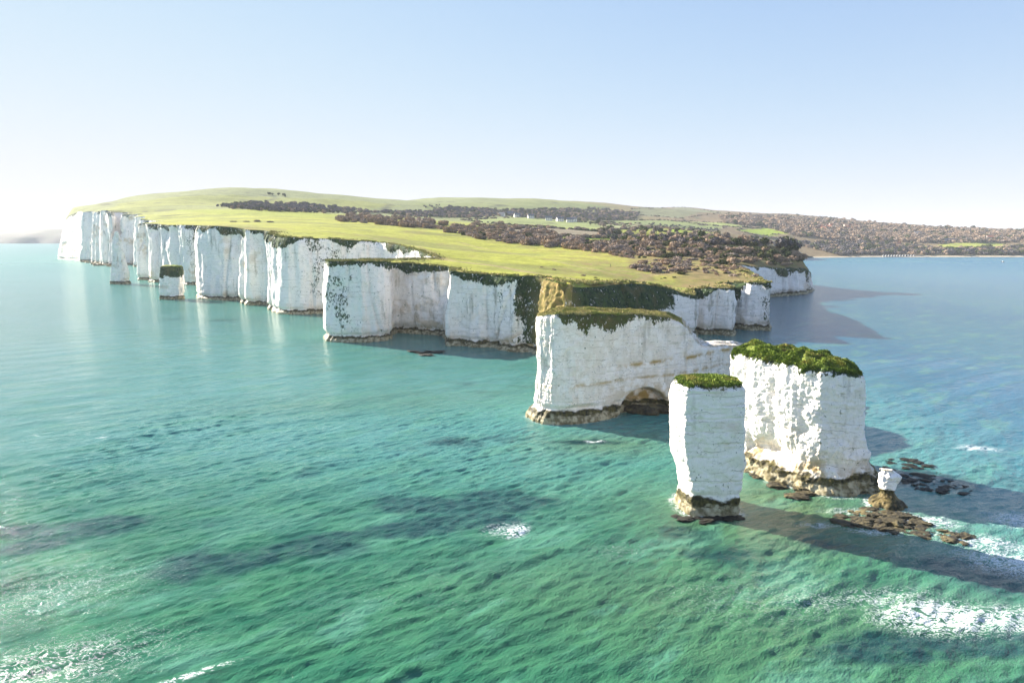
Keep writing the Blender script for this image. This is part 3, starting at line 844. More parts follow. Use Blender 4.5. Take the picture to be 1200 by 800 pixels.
# --- outlying stacks along the far cliffs
def block(px0, px1, pb, cuts, depth):
    """cuts: (py, left px, right px) from base to top"""
    y = sea((px0 + px1) / 2, pb)[1]
    L = []
    for py, a, b in cuts:
        z = along(a, py, y)[2]; xa = along(a, py, y)[0]; xb = along(b, py, y)[0]
        w = xb - xa; dp = depth * w
        L.append((z, [(xa, y + .5 * dp), (xa + .08 * w, y + .08 * dp), (xa + .5 * w, y), (xb - .08 * w, y + .08 * dp), (xb, y + .45 * dp), (xb - .1 * w, y + .9 * dp), (xa + .5 * w, y + dp), (xa + .1 * w, y + .9 * dp)]))
    L[0] = (-2.0, L[0][1])
    return L, y
lv, yy = block(126, 147, 333, [(334, 126.5, 147), (331, 126.5, 146.5), (318, 127.5, 145.5), (305, 128.5, 143), (292, 130, 141), (280, 131.5, 139.5), (271, 133.5, 137.5)], .8)
make_stack('chalk_pinnacle', (-347, float(yy), 0), 'slender pointed chalk pinnacle standing in the sea off the far cliffs', lv, 120, 90, 201, mat='cliff',
           cap=dict(step=1.0, dome=.8, rough=.4, skirt=.5, mat='cliff', name='top'), flute=1.0, rough=1.0, fine=.3, notch=(3.2, 1.2, .9), smooth=(1, 1), strata=.3)
lv, yy = block(184, 211, 351, [(352, 184.8, 211), (349, 184.5, 211), (340, 184, 211), (325, 184, 210.5), (312, 185, 209)], .7)
make_stack('chalk_stack', (-226, float(yy), 0), 'squat square chalk stack with plants covering its upper half, off the far cliffs', lv, 120, 70, 211, mat='cliff',
           cap=dict(step=.9, dome=.6, rough=.5, skirt=1.0), flute=.6, rough=.7, fine=.2, notch=(3.0, 1.0, .8), smooth=(1, 1), strata=.25,
           vegf=lambda x, y, z, t: np.clip(sstep(8.5, 6.0, t + 2.5 * fbm(x / 4, y / 4, z / 4, 3, 5)), 0, 1))

# ------------------------------------------------------------------ sea
def graded(lo, hi, st, ends, g):
    c = list(np.arange(lo, hi + st * .5, st))
    d = st
    a = [c[0]]
    while a[-1] > ends[0]: d *= g; a.append(a[-1] - d)
    d = st; b = [c[-1]]
    while b[-1] < ends[1]: d *= g; b.append(b[-1] + d)
    return np.array(a[:0:-1] + c + b[1:])
wxs = graded(-75, 90, .30, (-9000, 9000), 1.035)
wys = graded(44, 150, .30, (-300, 14000), 1.028)
X, Y = np.meshgrid(wxs, wys)
sx = np.gradient(wxs)[None, :] * np.ones_like(X); sy = np.gradient(wys)[:, None] * np.ones_like(X)
spc = np.maximum(sx, sy)
Zw = np.zeros_like(X)
rw = np.random.default_rng(5)
gust = .65 + .7 * np.clip(.5 + fbm(X / 45, Y / 45, 0, 3, 91), 0, 1)
for i in range(46):
    lam = 0.95 * (7.5 / 0.95) ** (i / 45)
    th = math.radians(-52) + rw.normal(0, .30 if lam > 4 else .5)
    k = 2 * math.pi / lam
    A = .0085 * lam ** .55 * rw.uniform(.6, 1.3) * (1.1 if lam < 3.2 else .62)
    ph = k * (math.cos(th) * X + math.sin(th) * Y) + rw.uniform(0, 6.28) + 1.1 * vnoise(X / 30, Y / 30, 0, 900 + i)
    w = np.clip((lam / spc - 2.6) / 2, 0, 1)
    cz = np.cos(ph)
    Zw += w * A * (cz + .25 * np.cos(2 * ph)) * (gust if lam < 6 else 1)
for i in range(7):                                   # long low swell
    lam = rw.uniform(8, 15); th = math.radians(-50) + rw.normal(0, .12); k = 2 * math.pi / lam
    ph = k * (math.cos(th) * X + math.sin(th) * Y) + rw.uniform(0, 6.28) + 1.5 * vnoise(X / 40, Y / 40, 0, 980 + i)
    Zw += np.clip((lam / spc - 2.6) / 2, 0, 1) * .035 * np.cos(ph)
# calm lee close under the rocks
kd = kdtree.KDTree(sum(len(r) for r in SHORE) + NP)
q = 0
for r_ in SHORE:
    for p in r_: kd.insert((p[0], p[1], 0), q); q += 1
for p in V[2][:, :2] if V.ndim == 3 else []: kd.insert((p[0], p[1], 0), q); q += 1
kd.balance()
sd_ = np.full(X.size, 60.0)
xf, yf = X.ravel(), Y.ravel()
cand = np.where((yf > 85) & (yf < 330) & (xf > -95) & (xf < 130))[0]
for i in cand:
    sd_[i] = kd.find((xf[i], yf[i], 0))[2]
sd_ = sd_.reshape(X.shape)
def blob(pix, rx, ry, ang=0.0, w=1.0, p=1.0):
    c = sea(*pix)
    ca, sa = math.cos(ang), math.sin(ang)
    u = (X - c[0]) * ca + (Y - c[1]) * sa; v = -(X - c[0]) * sa + (Y - c[1]) * ca
    return w * np.exp(-((u / rx) ** 2 + (v / ry) ** 2) ** p)
nz = fbm(X / 7, Y / 7, 0, 4, 92); nz2 = fbm(X / 2.3, Y / 2.3, 0, 4, 93)
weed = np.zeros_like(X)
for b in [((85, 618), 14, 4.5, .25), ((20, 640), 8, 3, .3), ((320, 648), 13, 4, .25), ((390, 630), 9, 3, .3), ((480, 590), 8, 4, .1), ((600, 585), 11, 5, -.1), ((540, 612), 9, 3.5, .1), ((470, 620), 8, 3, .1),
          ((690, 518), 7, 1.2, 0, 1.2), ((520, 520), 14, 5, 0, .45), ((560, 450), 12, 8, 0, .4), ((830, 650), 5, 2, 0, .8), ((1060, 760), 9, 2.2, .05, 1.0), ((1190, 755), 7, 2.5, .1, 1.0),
          ((800, 622), 6, 2.2, 0, .8), ((880, 612), 6, 2.5, 0, .3), ((1085, 562), 11, 6.5, -.3, 1.0), ((1130, 668), 14, 4.5, -.4, .95), ((1010, 645), 12, 3, -.4, .6), ((940, 640), 10, 6, 0, .35), ((270, 375), 60, 8, 0, .3), ((680, 600), 14, 8, .2, .5), ((250, 560), 20, 5, .2, .25)]:  # weed beds; those right of the stacks also darken the cast shadows by colour
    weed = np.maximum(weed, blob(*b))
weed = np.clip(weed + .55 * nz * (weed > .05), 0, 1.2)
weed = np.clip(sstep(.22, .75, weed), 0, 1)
shal = np.zeros_like(X)
for b in [((900, 600), 22, 14, 0, 1.0), ((1000, 610), 14, 8, 0, 1.0), ((760, 700), 24, 16, 0, .4), ((1100, 730), 22, 12, 0, .4), ((720, 520), 14, 8, 0, .7), ((450, 470), 60, 14, .2, .35), ((900, 760), 20, 10, 0, .4)]:
    shal = np.maximum(shal, blob(*b))
shal = np.clip(shal + .35 * nz * shal, 0, 1)
deep = sstep(50, 120, X - .1 * (Y - 100)) * (Y < 1500) * .9
deep = np.clip(deep + .25 * fbm(X / 60, Y / 200, 0, 3, 95) * (deep > .02), 0, 1)
foam = np.zeros_like(X)
for b in [((1100, 722), 9, 4.5, .05, .72), ((1040, 700), 10, 4, .1, .45), ((1180, 725), 8, 4, .0, .6), ((960, 705), 12, 4, .1, .38), ((1190, 660), 9, 6, -.4, .62), ((1150, 635), 9, 4, -.4, .6), ((1195, 610), 6, 5, -.3, .6),
          ((1080, 610), 7, 3.2, -.2, .66), ((1030, 622), 6, 2.2, -.2, .55), ((1000, 600), 7, 2.5, 0, .5), ((1145, 525), 6, 3, -.2, .6), ((960, 615), 5, 1.8, 0, .48), ((605, 622), 2.6, 1.5, .9, .98), ((590, 620), 5, 3, .4, .5), ((697, 517), 2.6, .7, 0, .8),
          ((220, 792), 6, .7, .55, .6), ((725, 645), 9, 6, .2, .30), ((80, 690), 22, 12, .4, .33), ((60, 780), 18, 8, .4, .40), ((80, 510), 6, 2, .3, .3), ((900, 700), 26, 12, 0, .30), ((120, 512), 2, .6, .2, .6), ((500, 690), 40, 18, .4, .24)]:
    foam = np.maximum(foam, blob(*b))
foam = np.maximum(foam, .62 * np.exp(-(sd_ / 1.6) ** 2) * (.55 + .9 * np.clip(nz + .25, 0, 1)) * (Y < 135))
foam = np.maximum(foam, .42 * np.exp(-(sd_ / 1.2) ** 2) * (Y >= 135))
crest = sstep(.20, .42, Zw) * .36 * (X < 40)
foam = np.clip(np.maximum(foam, crest * (spc < .8)), 0, 1)
Zw *= .35 + .65 * sstep(0, 9, sd_)
near_ = np.clip(sstep(140, 68, Y + .10 * X + 10 * nz) * sstep(75, 40, X), 0, 1)
n0, n1 = X.shape
ii = np.arange(n0 * n1).reshape(n0, n1)
Fs = np.stack([ii[:-1, :-1], ii[:-1, 1:], ii[1:, 1:], ii[1:, :-1]], -1).reshape(-1, 4)
def water_material():
    s = NT('sea_water')
    p = s.pos()
    A = lambda n: s.attr(n).outputs['Fac']
    def crest(ang, a, b):
        q = s.n('ShaderNodeVectorRotate', rotation_type='Z_AXIS'); s.put(q.inputs['Vector'], s.P); q.inputs['Angle'].default_value = math.radians(ang)
        m = s.n('ShaderNodeVectorMath', operation='MULTIPLY'); s.put(m.inputs[0], q.outputs[0]); m.inputs[1].default_value = (a, b, 1)
        return m.outputs[0]
    w1 = s.noise(p, .02, 4); w2 = s.noise(s.pos((1, 1.5, 1)), .12, 4)
    col = s.mix(s.ramp(w1, .35, .65), (0.070, 0.230, 0.195), (0.088, 0.250, 0.225))
    col = s.mix(s.ramp(w2, .4, .7, 0, .4), col, (0.040, 0.175, 0.130))
    col = s.mix(A('near'), col, s.mix(s.ramp(w2, .35, .65), (0.014, 0.108, 0.058), (0.034, 0.155, 0.076)))
    col = s.mix(s.math('MULTIPLY', A('shallow'), .85), col, (0.082, 0.150, 0.062))
    col = s.mix(A('deep'), col, (0.008, 0.110, 0.185))
    lit_swell = s.noise(crest(52, .16, .06), 1.0, 4, .6, .4)
    col = s.mix(s.ramp(lit_swell, .50, .68, 0, .6), col, (0.085, 0.245, 0.165))  # paler green along the swell: sunlit patches painted into the water colour
    wn_ = s.noise(p, .5, 5, .6)
    col = s.mix(s.math('MULTIPLY', A('weed'), s.ramp(wn_, .25, .6, .40, .88)), col, (0.006, 0.042, 0.044))  # weed colour, plus painted darkening inside the stacks' shadows
    # lacy foam
    f = A('foam')
    fa = s.noise(s.pos((.6, 1.0, 1)), 1.1, 7, .62, 1.6)
    ridge = s.math('ABSOLUTE', s.math('SUBTRACT', fa, .5))
    fb = s.noise(p, 4.5, 6, .75, .6)
    lace = s.math('ADD', s.math('MULTIPLY', ridge, -4.6), s.math('MULTIPLY', fb, .55))
    fm = s.ramp(s.math('ADD', lace, s.math('MULTIPLY', s.math('MINIMUM', f, .66), .85)), .40, .78)
    fm = s.math('MULTIPLY', fm, s.ramp(f, .06, .25))
    col = s.mix(fm, col, (0.80, 0.82, 0.80))
    lod = A('lod')
    h1 = s.noise(crest(52, 1.25, .5), 1.0, 4, .55, .25)
    h2 = s.noise(crest(38, 3.4, 1.5), 1.0, 4, .6, .2)
    h4 = s.noise(crest(70, 8, 4.5), 1.0, 3, .6, .2)
    h3 = s.noise(crest(55, .30, .10), 1.0, 4, .6, .3)
    nb = s.bump(h3, .5, .9)
    nb = s.bump(h1, .8, .24, nb)
    nb = s.bump(h2, .9, .13, nb)
    nb = s.bump(h4, .9, .055, nb)
    rough = s.math('ADD', s.math('MULTIPLY', lod, .22), s.math('MULTIPLY', fm, .5))
    rough = s.math('ADD', rough, .06)
    s.p.inputs['IOR'].default_value = 1.33
    return s.out(col, rough, nb, .5)
M['sea'] = water_material()
lod = sstep(120, 1500, np.hypot(X, Y))
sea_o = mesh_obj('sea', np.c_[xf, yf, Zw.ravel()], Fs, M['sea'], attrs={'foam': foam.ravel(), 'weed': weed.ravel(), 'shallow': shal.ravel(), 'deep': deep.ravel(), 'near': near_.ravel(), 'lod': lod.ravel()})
tag(sea_o, 'turquoise sea with wind ripples and patches of foam', kind='structure')
print('sea', X.shape)

# ------------------------------------------------------------------ far coast across the bay
fx = np.linspace(-9000, -2300, 160); fr = np.linspace(0, 1, 14)
U, R_ = np.meshgrid(fx, fr)
prof = np.sin(np.clip(R_ * 1.15, 0, 1) * math.pi / 2) ** .55
hh = (95 + 40 * fbm(U / 900, 0 * U, 0, 4, 301) + 20 * sstep(-4500, -3400, U)) * sstep(-2350, -2900, U)
Vf = np.stack([U, 5200 + 900 * R_ + 120 * fbm(U / 500, R_, 0, 3, 302), -2 + hh * prof], -1).reshape(-1, 3)
i_ = np.arange(Vf.shape[0]).reshape(U.shape)
Ff = np.stack([i_[:-1, :-1], i_[:-1, 1:], i_[1:, 1:], i_[1:, :-1]], -1).reshape(-1, 4)
M['far'] = plant_material('far_heath', (0.16, 0.13, 0.09), (0.13, 0.13, 0.07), (0.22, 0.19, 0.13), .012)
tag(mesh_obj('far_hills', Vf, Ff, M['far']), 'hazy low hills on the far side of the bay', kind='structure')

# beach
bp = np.array([(620, 1416), (760, 1458), (919, 1478), (1103, 1478), (1500, 1486), (2600, 1556)], float)
bt = np.concatenate([a + (b - a) * np.linspace(0, 1, 14)[:-1, None] for a, b in zip(bp[:-1], bp[1:])])
bw = 6 + 5 * fbm(bt[:, 0] / 90, bt[:, 1] / 90, 0, 3, 305) + 6 * sstep(780, 860, bt[:, 0])
Vb = np.r_[np.c_[bt[:, 0], bt[:, 1] - bw, np.full(len(bt), -.3)], np.c_[bt[:, 0], bt[:, 1] + 4, np.full(len(bt), 2.4)], np.c_[bt[:, 0], bt[:, 1] + 14, np.full(len(bt), 1.0)]]
k_ = np.arange(len(bt) - 1); L_ = len(bt)
Fb = np.concatenate([np.c_[k_ + j * L_, k_ + 1 + j * L_, k_ + 1 + (j + 1) * L_, k_ + (j + 1) * L_] for j in range(2)])
M['sand'] = plant_material('sand', (0.48, 0.39, 0.27), (0.42, 0.34, 0.23), (0.52, 0.44, 0.33), .3)
tag(mesh_obj('beach', Vb, Fb, M['sand']), 'thin strip of pale sand below the wooded shore', kind='structure')

# ------------------------------------------------------------------ bushes and trees
def crown_mesh(seed, n, rx, rz, leaf, lumps=7, core=True, z0=0.0):
    """leaf-sized faces spread through a lumpy crown (unit: metres), plus twig mass inside"""
    r = np.random.default_rng(seed)
    c = np.c_[r.uniform(-.62, .62, lumps) * rx, r.uniform(-.62, .62, lumps) * rx, z0 + rz * r.uniform(.25, .62, lumps)]
    rad = r.uniform(.30, .50, lumps) * min(rx, rz * 1.2)
    c[0] = (0, 0, z0 + rz * .5); rad[0] = .52 * min(rx, rz * 1.3)
    w = rad ** 2; pick = r.choice(lumps, n, p=w / w.sum())
    dv = r.normal(size=(n, 3)); dv /= np.linalg.norm(dv, axis=1, keepdims=True)
    p = c[pick] + dv * (rad[pick] * r.uniform(.72, 1.10, n))[:, None]
    keep = p[:, 2] > z0 - .05
    p = p[keep]; dv = dv[keep]
    V, F = tufts(p, dv * .9 + np.array((0, 0, .3)), leaf * .6, leaf * 1.3, seed + 1)
    if core:
        vs = [V]; fs = [F]; o = len(V)
        for k in range(lumps):
            m = 8
            a = np.linspace(0, 2 * math.pi, m, endpoint=False); b = np.linspace(-1.2, 1.45, 5)
            A, B = np.meshgrid(a, b)
            q = np.stack([np.cos(A) * np.cos(B), np.sin(A) * np.cos(B), np.sin(B)], -1).reshape(-1, 3) * rad[k] * .84
            q = q * (1 + r.uniform(-.13, .13, (len(q), 1))) + c[k]
            q[:, 2] = np.maximum(q[:, 2], z0 - .3)
            vs.append(q); fs.append(grid_faces(5, m) + o); o += len(q)
        V = np.concatenate(vs); F = np.concatenate(fs)
    return V, F
def bush_protos(name, mat, rx, rz, leaf, n, seeds):
    out = []
    for s_ in seeds:
        V_, F_ = crown_mesh(s_, n, rx, rz, leaf)
        o = mesh_obj(name, V_, F_, M[mat], smooth=False)
        COL.objects.unlink(o); out.append(o)
    return out
PB = {'russet': bush_protos('bush', 'russet', 2.6, 3.0, .55, 620, (1, 2, 3, 4)),
      'grey': bush_protos('bush', 'greytwig', 2.6, 2.8, .5, 620, (11, 12, 13)),
      'gorse': bush_protos('bush', 'gorse', 2.2, 2.8, .45, 700, (21, 22, 23))}
def sample_poly(pix, n, seed):
    r = np.random.default_rng(seed); P = np.array(pix, float)
    lo, hi = P.min(0), P.max(0); out = np.zeros((0, 2))
    for _try in range(60):
        if len(out) >= n: break
        q = r.uniform(lo, hi, (n * 8, 2)); out = np.r_[out, q[in_poly(q[:, 0], q[:, 1], P)]]
    q = out[:n]
    X_, Y_, ok = on_land(q[:, 0], q[:, 1])
    return np.c_[X_, Y_][ok]
def inside_land(P, margin=1.5):
    ok = in_poly(P[:, 0], P[:, 1], RIM[:, :2])
    return P[ok]
BL = {'russet': 'russet bare-twigged bush', 'grey': 'grey leafless thorn bush', 'gorse': 'dark evergreen gorse bush'}
def plant_bushes(pix, n, seed, mixk, smin, smax, where, group, flat=1.0):
    r = np.random.default_rng(seed + 500)
    P = inside_land(sample_poly(pix, n, seed))
    kinds = list(mixk); w = np.array([mixk[k] for k in kinds], float); w /= w.sum()
    for a, b in P:
        k = kinds[r.choice(len(kinds), p=w)]
        src = PB[k][r.integers(len(PB[k]))]
        o = src.copy(); COL.objects.link(o)
        s_ = r.uniform(smin, smax)
        o.scale = (s_ * r.uniform(.9, 1.35), s_ * r.uniform(.9, 1.35), s_ * r.uniform(.75, 1.05) * flat)
        o.location = (a, b, float(terrain([a], [b])[0]) - .25)
        o.rotation_euler = (0, 0, r.uniform(0, 6.28))
        big = 'broad ' if s_ > smin + .62 * (smax - smin) else ('' if s_ > smin + .3 * (smax - smin) else 'smaller ')
        tag(o, big + BL[k] + ' ' + where, 'bush', group + ', ' + big + k)
plant_bushes([(398, 256), (440, 251), (500, 259), (522, 263), (515, 268), (490, 268), (440, 263), (400, 260)], 55, 1, {'russet': 5, 'grey': 3, 'gorse': 1}, 1.7, 2.6, 'in the scrub behind the highest turf', 'scrub on the high turf')
plant_bushes([(515, 266), (590, 262), (640, 270), (660, 279), (700, 288), (740, 297), (700, 296), (640, 290), (560, 281), (520, 272)], 100, 2, {'russet': 6, 'grey': 3, 'gorse': 1}, 1.3, 2.0, 'in the long scrub belt bordering the turf', 'scrub belt behind the turf')
plant_bushes([(690, 288), (760, 284), (810, 287), (835, 292), (815, 302), (740, 303), (705, 298)], 50, 3, {'russet': 5, 'grey': 2, 'gorse': 3}, 1.0, 1.5, 'in the thicket where the belt widens', 'thicket at the end of the belt')
plant_bushes([(805, 294), (880, 293), (945, 297), (946, 303), (930, 309), (880, 314), (822, 310)], 55, 4, {'russet': 4, 'grey': 1, 'gorse': 5}, 1.0, 1.6, 'on the bank above the sheltered bay cliffs', 'scrub above the bay cliffs')
plant_bushes([(736, 314), (760, 306), (822, 304), (815, 316), (762, 319)], 24, 5, {'russet': 3, 'grey': 4}, .95, 1.25, 'in the rounded thicket beside the cliff path', 'rounded thicket by the path', .8)
plant_bushes([(240, 262), (300, 258), (330, 262), (250, 264)], 5, 6, {'grey': 1}, .8, 1.3, 'low on the turf near the western cliff edge', 'low bushes near the western edge', .5)
plant_bushes([(560, 300), (700, 324), (730, 328), (800, 322), (850, 318), (800, 326), (690, 330)], 10, 8, {'russet': 1, 'gorse': 1}, .25, .45, 'small and low on the turf by the point', 'small bushes near the point', .8)

def tree_mesh(seed, kind):
    r = np.random.default_rng(seed)
    h = {'bare': 9.0, 'pine': 9.0}[kind]
    return crown_mesh(seed, 260 if kind == 'bare' else 300, 3.6, h * .75, .95, 7, True, h * .22)
TRUNKV = []
def trunk_mesh(h):
    a = np.linspace(0, 2 * math.pi, 6, endpoint=False); V_ = []
    for z_, r_ in ((-.6, .42), (h * .2, .30), (h * .45, .2), (h * .7, .08)):
        V_ += [(r_ * math.cos(t), r_ * math.sin(t), z_) for t in a]
    return np.array(V_), grid_faces(4, 6)
tp = {}
for kind, mat, seeds in (('bare', 'greytwig', (31, 32, 33)), ('rust', 'russet', (34, 35)), ('pine', 'gorse', (41, 42))):
    tp[kind] = []
    for s_ in seeds:
        V_, F_ = tree_mesh(s_, 'pine' if kind == 'pine' else 'bare')
        me = mesh_obj('crown', V_, F_, M[mat], smooth=False)
        tv, tf = trunk_mesh(9.0); tk = mesh_obj('trunk', tv, tf, M['stem'])
        tp[kind].append((me.data, tk.data, (V_, F_)))
        bpy.data.objects.remove(me); bpy.data.objects.remove(tk)
TL = {'bare': 'leafless grey hedgerow tree', 'rust': 'leafless reddish hedgerow tree', 'pine': 'dark evergreen tree'}
def plant_trees(pix, n, seed, mixk, smin, smax, where, group):
    r = np.random.default_rng(seed + 700)
    P = inside_land(sample_poly(pix, n, seed)); kinds = list(mixk); w = np.array([mixk[k] for k in kinds], float); w /= w.sum()
    for a, b in P:
        k = kinds[r.choice(len(kinds), p=w)]
        cd, td, _ = tp[k][r.integers(len(tp[k]))]
        s_ = r.uniform(smin, smax)
        t = thing('tree', (a, b, float(tz(a, b)) - .2), TL[k] + ' ' + where, 'tree', group + ', ' + k)
        t.scale = (s_, s_, s_ * r.uniform(.85, 1.15)); t.rotation_euler = (0, 0, r.uniform(0, 6.28))
        for nm, dat in (('crown', cd), ('trunk', td)):
            o = bpy.data.objects.new(nm, dat); COL.objects.link(o); o.parent = t
plant_trees([(700, 273), (745, 270), (770, 272), (830, 278), (900, 281), (870, 285), (790, 281), (700, 278)], 60, 21, {'bare': 2, 'rust': 1, 'pine': 3}, .8, 1.3, 'in the hedgerow crossing the valley fields', 'valley hedgerow trees')
plant_trees([(300, 228.5), (320, 228), (340, 231), (325, 232)], 8, 22, {'pine': 1}, .7, 1.0, 'in the small clump on the crest of the down', 'clump on the crest')
plant_trees([(690, 263), (715, 261), (716, 267), (695, 268)], 7, 23, {'pine': 2, 'bare': 1}, .9, 1.3, 'standing in the pale fields below the hamlet', 'field trees below the hamlet')
plant_trees([(1015, 276), (1060, 272), (1075, 282), (1040, 284), (1090, 290), (1060, 291)], 26, 24, {'pine': 2, 'rust': 2, 'bare': 1}, 1.0, 1.5, 'among the gardens behind the wooded shore', 'garden trees behind the shore')
plant_trees([(1110, 281), (1125, 276), (1160, 277), (1190, 283), (1150, 285)], 14, 25, {'pine': 1, 'rust': 2, 'bare': 2}, 1.0, 1.5, 'round the houses above the bright shore field', 'trees round the shore field houses')

WT = {}
def wood_source(key):
    """crowns used inside the far woods"""
    if key in WT: return WT[key]
    k, mat = key
    if k[:2] == 'b_':
        WT[key] = [o for o in PB[k[2:]]]
    else:
        WT[key] = []
        for s_ in range(3):
            V_, F_ = crown_mesh(900 + s_ + 10 * len(WT), 320, 4.2, 7.5, 1.0, 8, True, .6)
            o = mesh_obj('crown', V_, F_, M[mat], smooth=False); COL.objects.unlink(o); WT[key].append(o)
    return WT[key]
def woodland(name, regions, label, seed, bare='darkwood'):
    """a far wood that reads as one mass, every tree still a crown of its own"""
    r = np.random.default_rng(seed)
    mk = {'bare': bare, 'rust': 'russet', 'pine': 'gorse', 'b_russet': 'russet', 'b_grey': 'greytwig', 'b_gorse': 'gorse'}
    src, P3, IX, S3, RZ = [], [], [], [], []
    for pix, n, mixk, smin, smax in regions:
        P = inside_land(sample_poly(pix, n, int(r.integers(1e6))))
        if not len(P): continue
        kinds = list(mixk); w = np.array([mixk[k] for k in kinds], float); w /= w.sum()
        for (a, b), z_ in zip(P, tz(P[:, 0], P[:, 1])):
            k = kinds[r.choice(len(kinds), p=w)]
            objs = wood_source((k, mk[k])); o = objs[r.integers(len(objs))]
            if o not in src: src.append(o)
            s_ = smin + (smax - smin) * r.random() ** 1.6
            P3.append((a, b, z_ - .5 * s_)); IX.append(src.index(o)); S3.append((s_ * r.uniform(.85, 1.3), s_ * r.uniform(.85, 1.3), s_ * r.uniform(.7, 1.1))); RZ.append(r.uniform(0, 6.28))
    me = bpy.data.meshes.new(name); me.from_pydata(P3, [], [])
    for nm, typ, dat, fld in (('pick', 'INT', IX, 'value'), ('size', 'FLOAT_VECTOR', np.array(S3).ravel(), 'vector'), ('turn', 'FLOAT', RZ, 'value')):
        a_ = me.attributes.new(nm, typ, 'POINT'); a_.data.foreach_set(fld, dat)
    ob = bpy.data.objects.new(name, me); COL.objects.link(ob)
    g = bpy.data.node_groups.new(name, 'GeometryNodeTree')
    g.interface.new_socket('Geometry', in_out='INPUT', socket_type='NodeSocketGeometry'); g.interface.new_socket('Geometry', in_out='OUTPUT', socket_type='NodeSocketGeometry')
    N = g.nodes; gi = N.new('NodeGroupInput'); go = N.new('NodeGroupOutput')
    ip = N.new('GeometryNodeInstanceOnPoints'); jn = N.new('GeometryNodeGeometryToInstance')
    ip.inputs['Pick Instance'].default_value = True
    for o in reversed(src):
        oi = N.new('GeometryNodeObjectInfo'); oi.inputs['Object'].default_value = o
        g.links.new(oi.outputs['Geometry'], jn.inputs[0])
    g.links.new(gi.outputs[0], ip.inputs['Points']); g.links.new(jn.outputs[0], ip.inputs['Instance'])
    for nm, typ, sock in (('pick', 'INT', 'Instance Index'), ('size', 'FLOAT_VECTOR', 'Scale')):
        na = N.new('GeometryNodeInputNamedAttribute'); na.data_type = typ; na.inputs['Name'].default_value = nm
        g.links.new(na.outputs['Attribute'], ip.inputs[sock])
    na = N.new('GeometryNodeInputNamedAttribute'); na.data_type = 'FLOAT'; na.inputs['Name'].default_value = 'turn'
    cx = N.new('ShaderNodeCombineXYZ'); g.links.new(na.outputs['Attribute'], cx.inputs[2]); er = N.new('FunctionNodeEulerToRotation')
    g.links.new(cx.outputs[0], er.inputs[0]); g.links.new(er.outputs[0], ip.inputs['Rotation'])
    g.links.new(ip.outputs[0], go.inputs[0])
    md_ = ob.modifiers.new('trees', 'NODES'); md_.node_group = g
    tag(ob, label, kind='stuff')
woodland('hanger_woodland', [
    ([(252, 242), (300, 238), (360, 240), (420, 246), (450, 250), (400, 251), (320, 248), (270, 245)], 650, {'bare': 5, 'rust': 1, 'pine': 2}, .7, 1.1),
    ([(440, 249), (500, 249), (530, 244), (570, 246), (610, 252), (560, 256), (490, 255)], 700, {'bare': 5, 'rust': 2, 'pine': 2}, .8, 1.2)],
    'dark leafless wood strung along the foot of the long down', 61)
woodland('valley_woodland', [
    ([(575, 247), (640, 246), (700, 245), (750, 250), (745, 258), (690, 260), (640, 257), (590, 253)], 900, {'bare': 4, 'rust': 2, 'pine': 3}, .9, 1.3),  # trees kept dark here to stand for the shaded hillside
    ([(700, 276), (800, 282), (900, 284), (960, 285), (955, 290), (890, 288), (800, 286.5), (700, 280)], 260, {'bare': 3, 'rust': 3, 'pine': 2}, .6, 1.0),
    ([(760, 262), (850, 270), (846, 272), (760, 265)], 60, {'bare': 3, 'pine': 1}, .5, .8), ([(480, 243), (520, 240), (560, 247), (520, 245)], 40, {'bare': 1}, .5, .8)],
    'mixed winter woodland and hedges filling the valley behind the scrub', 62)
def hedge_regions():
    out = []
    for pix, c in FIELDS[2:12] + FIELDS[13:]:
        for a, b in zip(pix, pix[1:] + pix[:1]):
            L = math.hypot(a[0] - b[0], a[1] - b[1])
            out.append(([(a[0] - .3, a[1] - .35), (b[0] - .3, b[1] - .35), (b[0] + .3, b[1] + .35), (a[0] + .3, a[1] + .35)], max(3, int(L * .55)), {'b_grey': 3, 'b_gorse': 3, 'b_russet': 1}, .8, 1.6))
    return out
woodland('field_hedges', hedge_regions(), 'straggling dark hedges dividing the valley fields', 67)
SB = {'b_russet': 5, 'b_grey': 3, 'b_gorse': 1}
woodland('scrub_undergrowth', [
    ([(398, 257), (440, 252), (500, 260), (522, 264), (515, 268), (490, 268), (440, 263), (400, 260)], 110, SB, .8, 1.9),
    ([(515, 266), (590, 262), (640, 270), (660, 279), (700, 288), (740, 297), (700, 296), (640, 290), (560, 281), (520, 272)], 260, SB, .6, 1.5),
    ([(690, 287), (760, 283), (810, 286), (835, 291), (815, 302), (740, 303), (705, 298)], 150, {'b_russet': 5, 'b_grey': 2, 'b_gorse': 2}, .5, 1.0),
    ([(745, 306), (830, 303), (885, 314), (890, 325), (820, 322), (758, 320)], 150, {'b_russet': 4, 'b_grey': 3, 'b_gorse': 2}, .25, .7),
    ([(805, 293), (880, 291), (945, 296), (948, 304), (930, 310), (880, 315), (822, 311)], 190, {'b_russet': 5, 'b_grey': 1, 'b_gorse': 4}, .4, 1.0)],
    'tangled low undergrowth filling the gaps between the headland bushes', 66)
woodland('hill_woodland', [
    ([(840, 252), (950, 254), (1050, 264), (1200, 271), (1200, 285), (1090, 285), (1000, 283), (930, 277), (900, 266), (850, 262)], 3200, {'bare': 3, 'rust': 5, 'pine': 1.0}, .7, 1.9),
    ([(1200, 271), (1320, 274), (1320, 290), (1200, 286)], 200, {'bare': 3, 'rust': 4, 'pine': 1}, .9, 1.4)],
    'reddish leafless woods covering the low hills behind the bay', 63, 'greytwig')
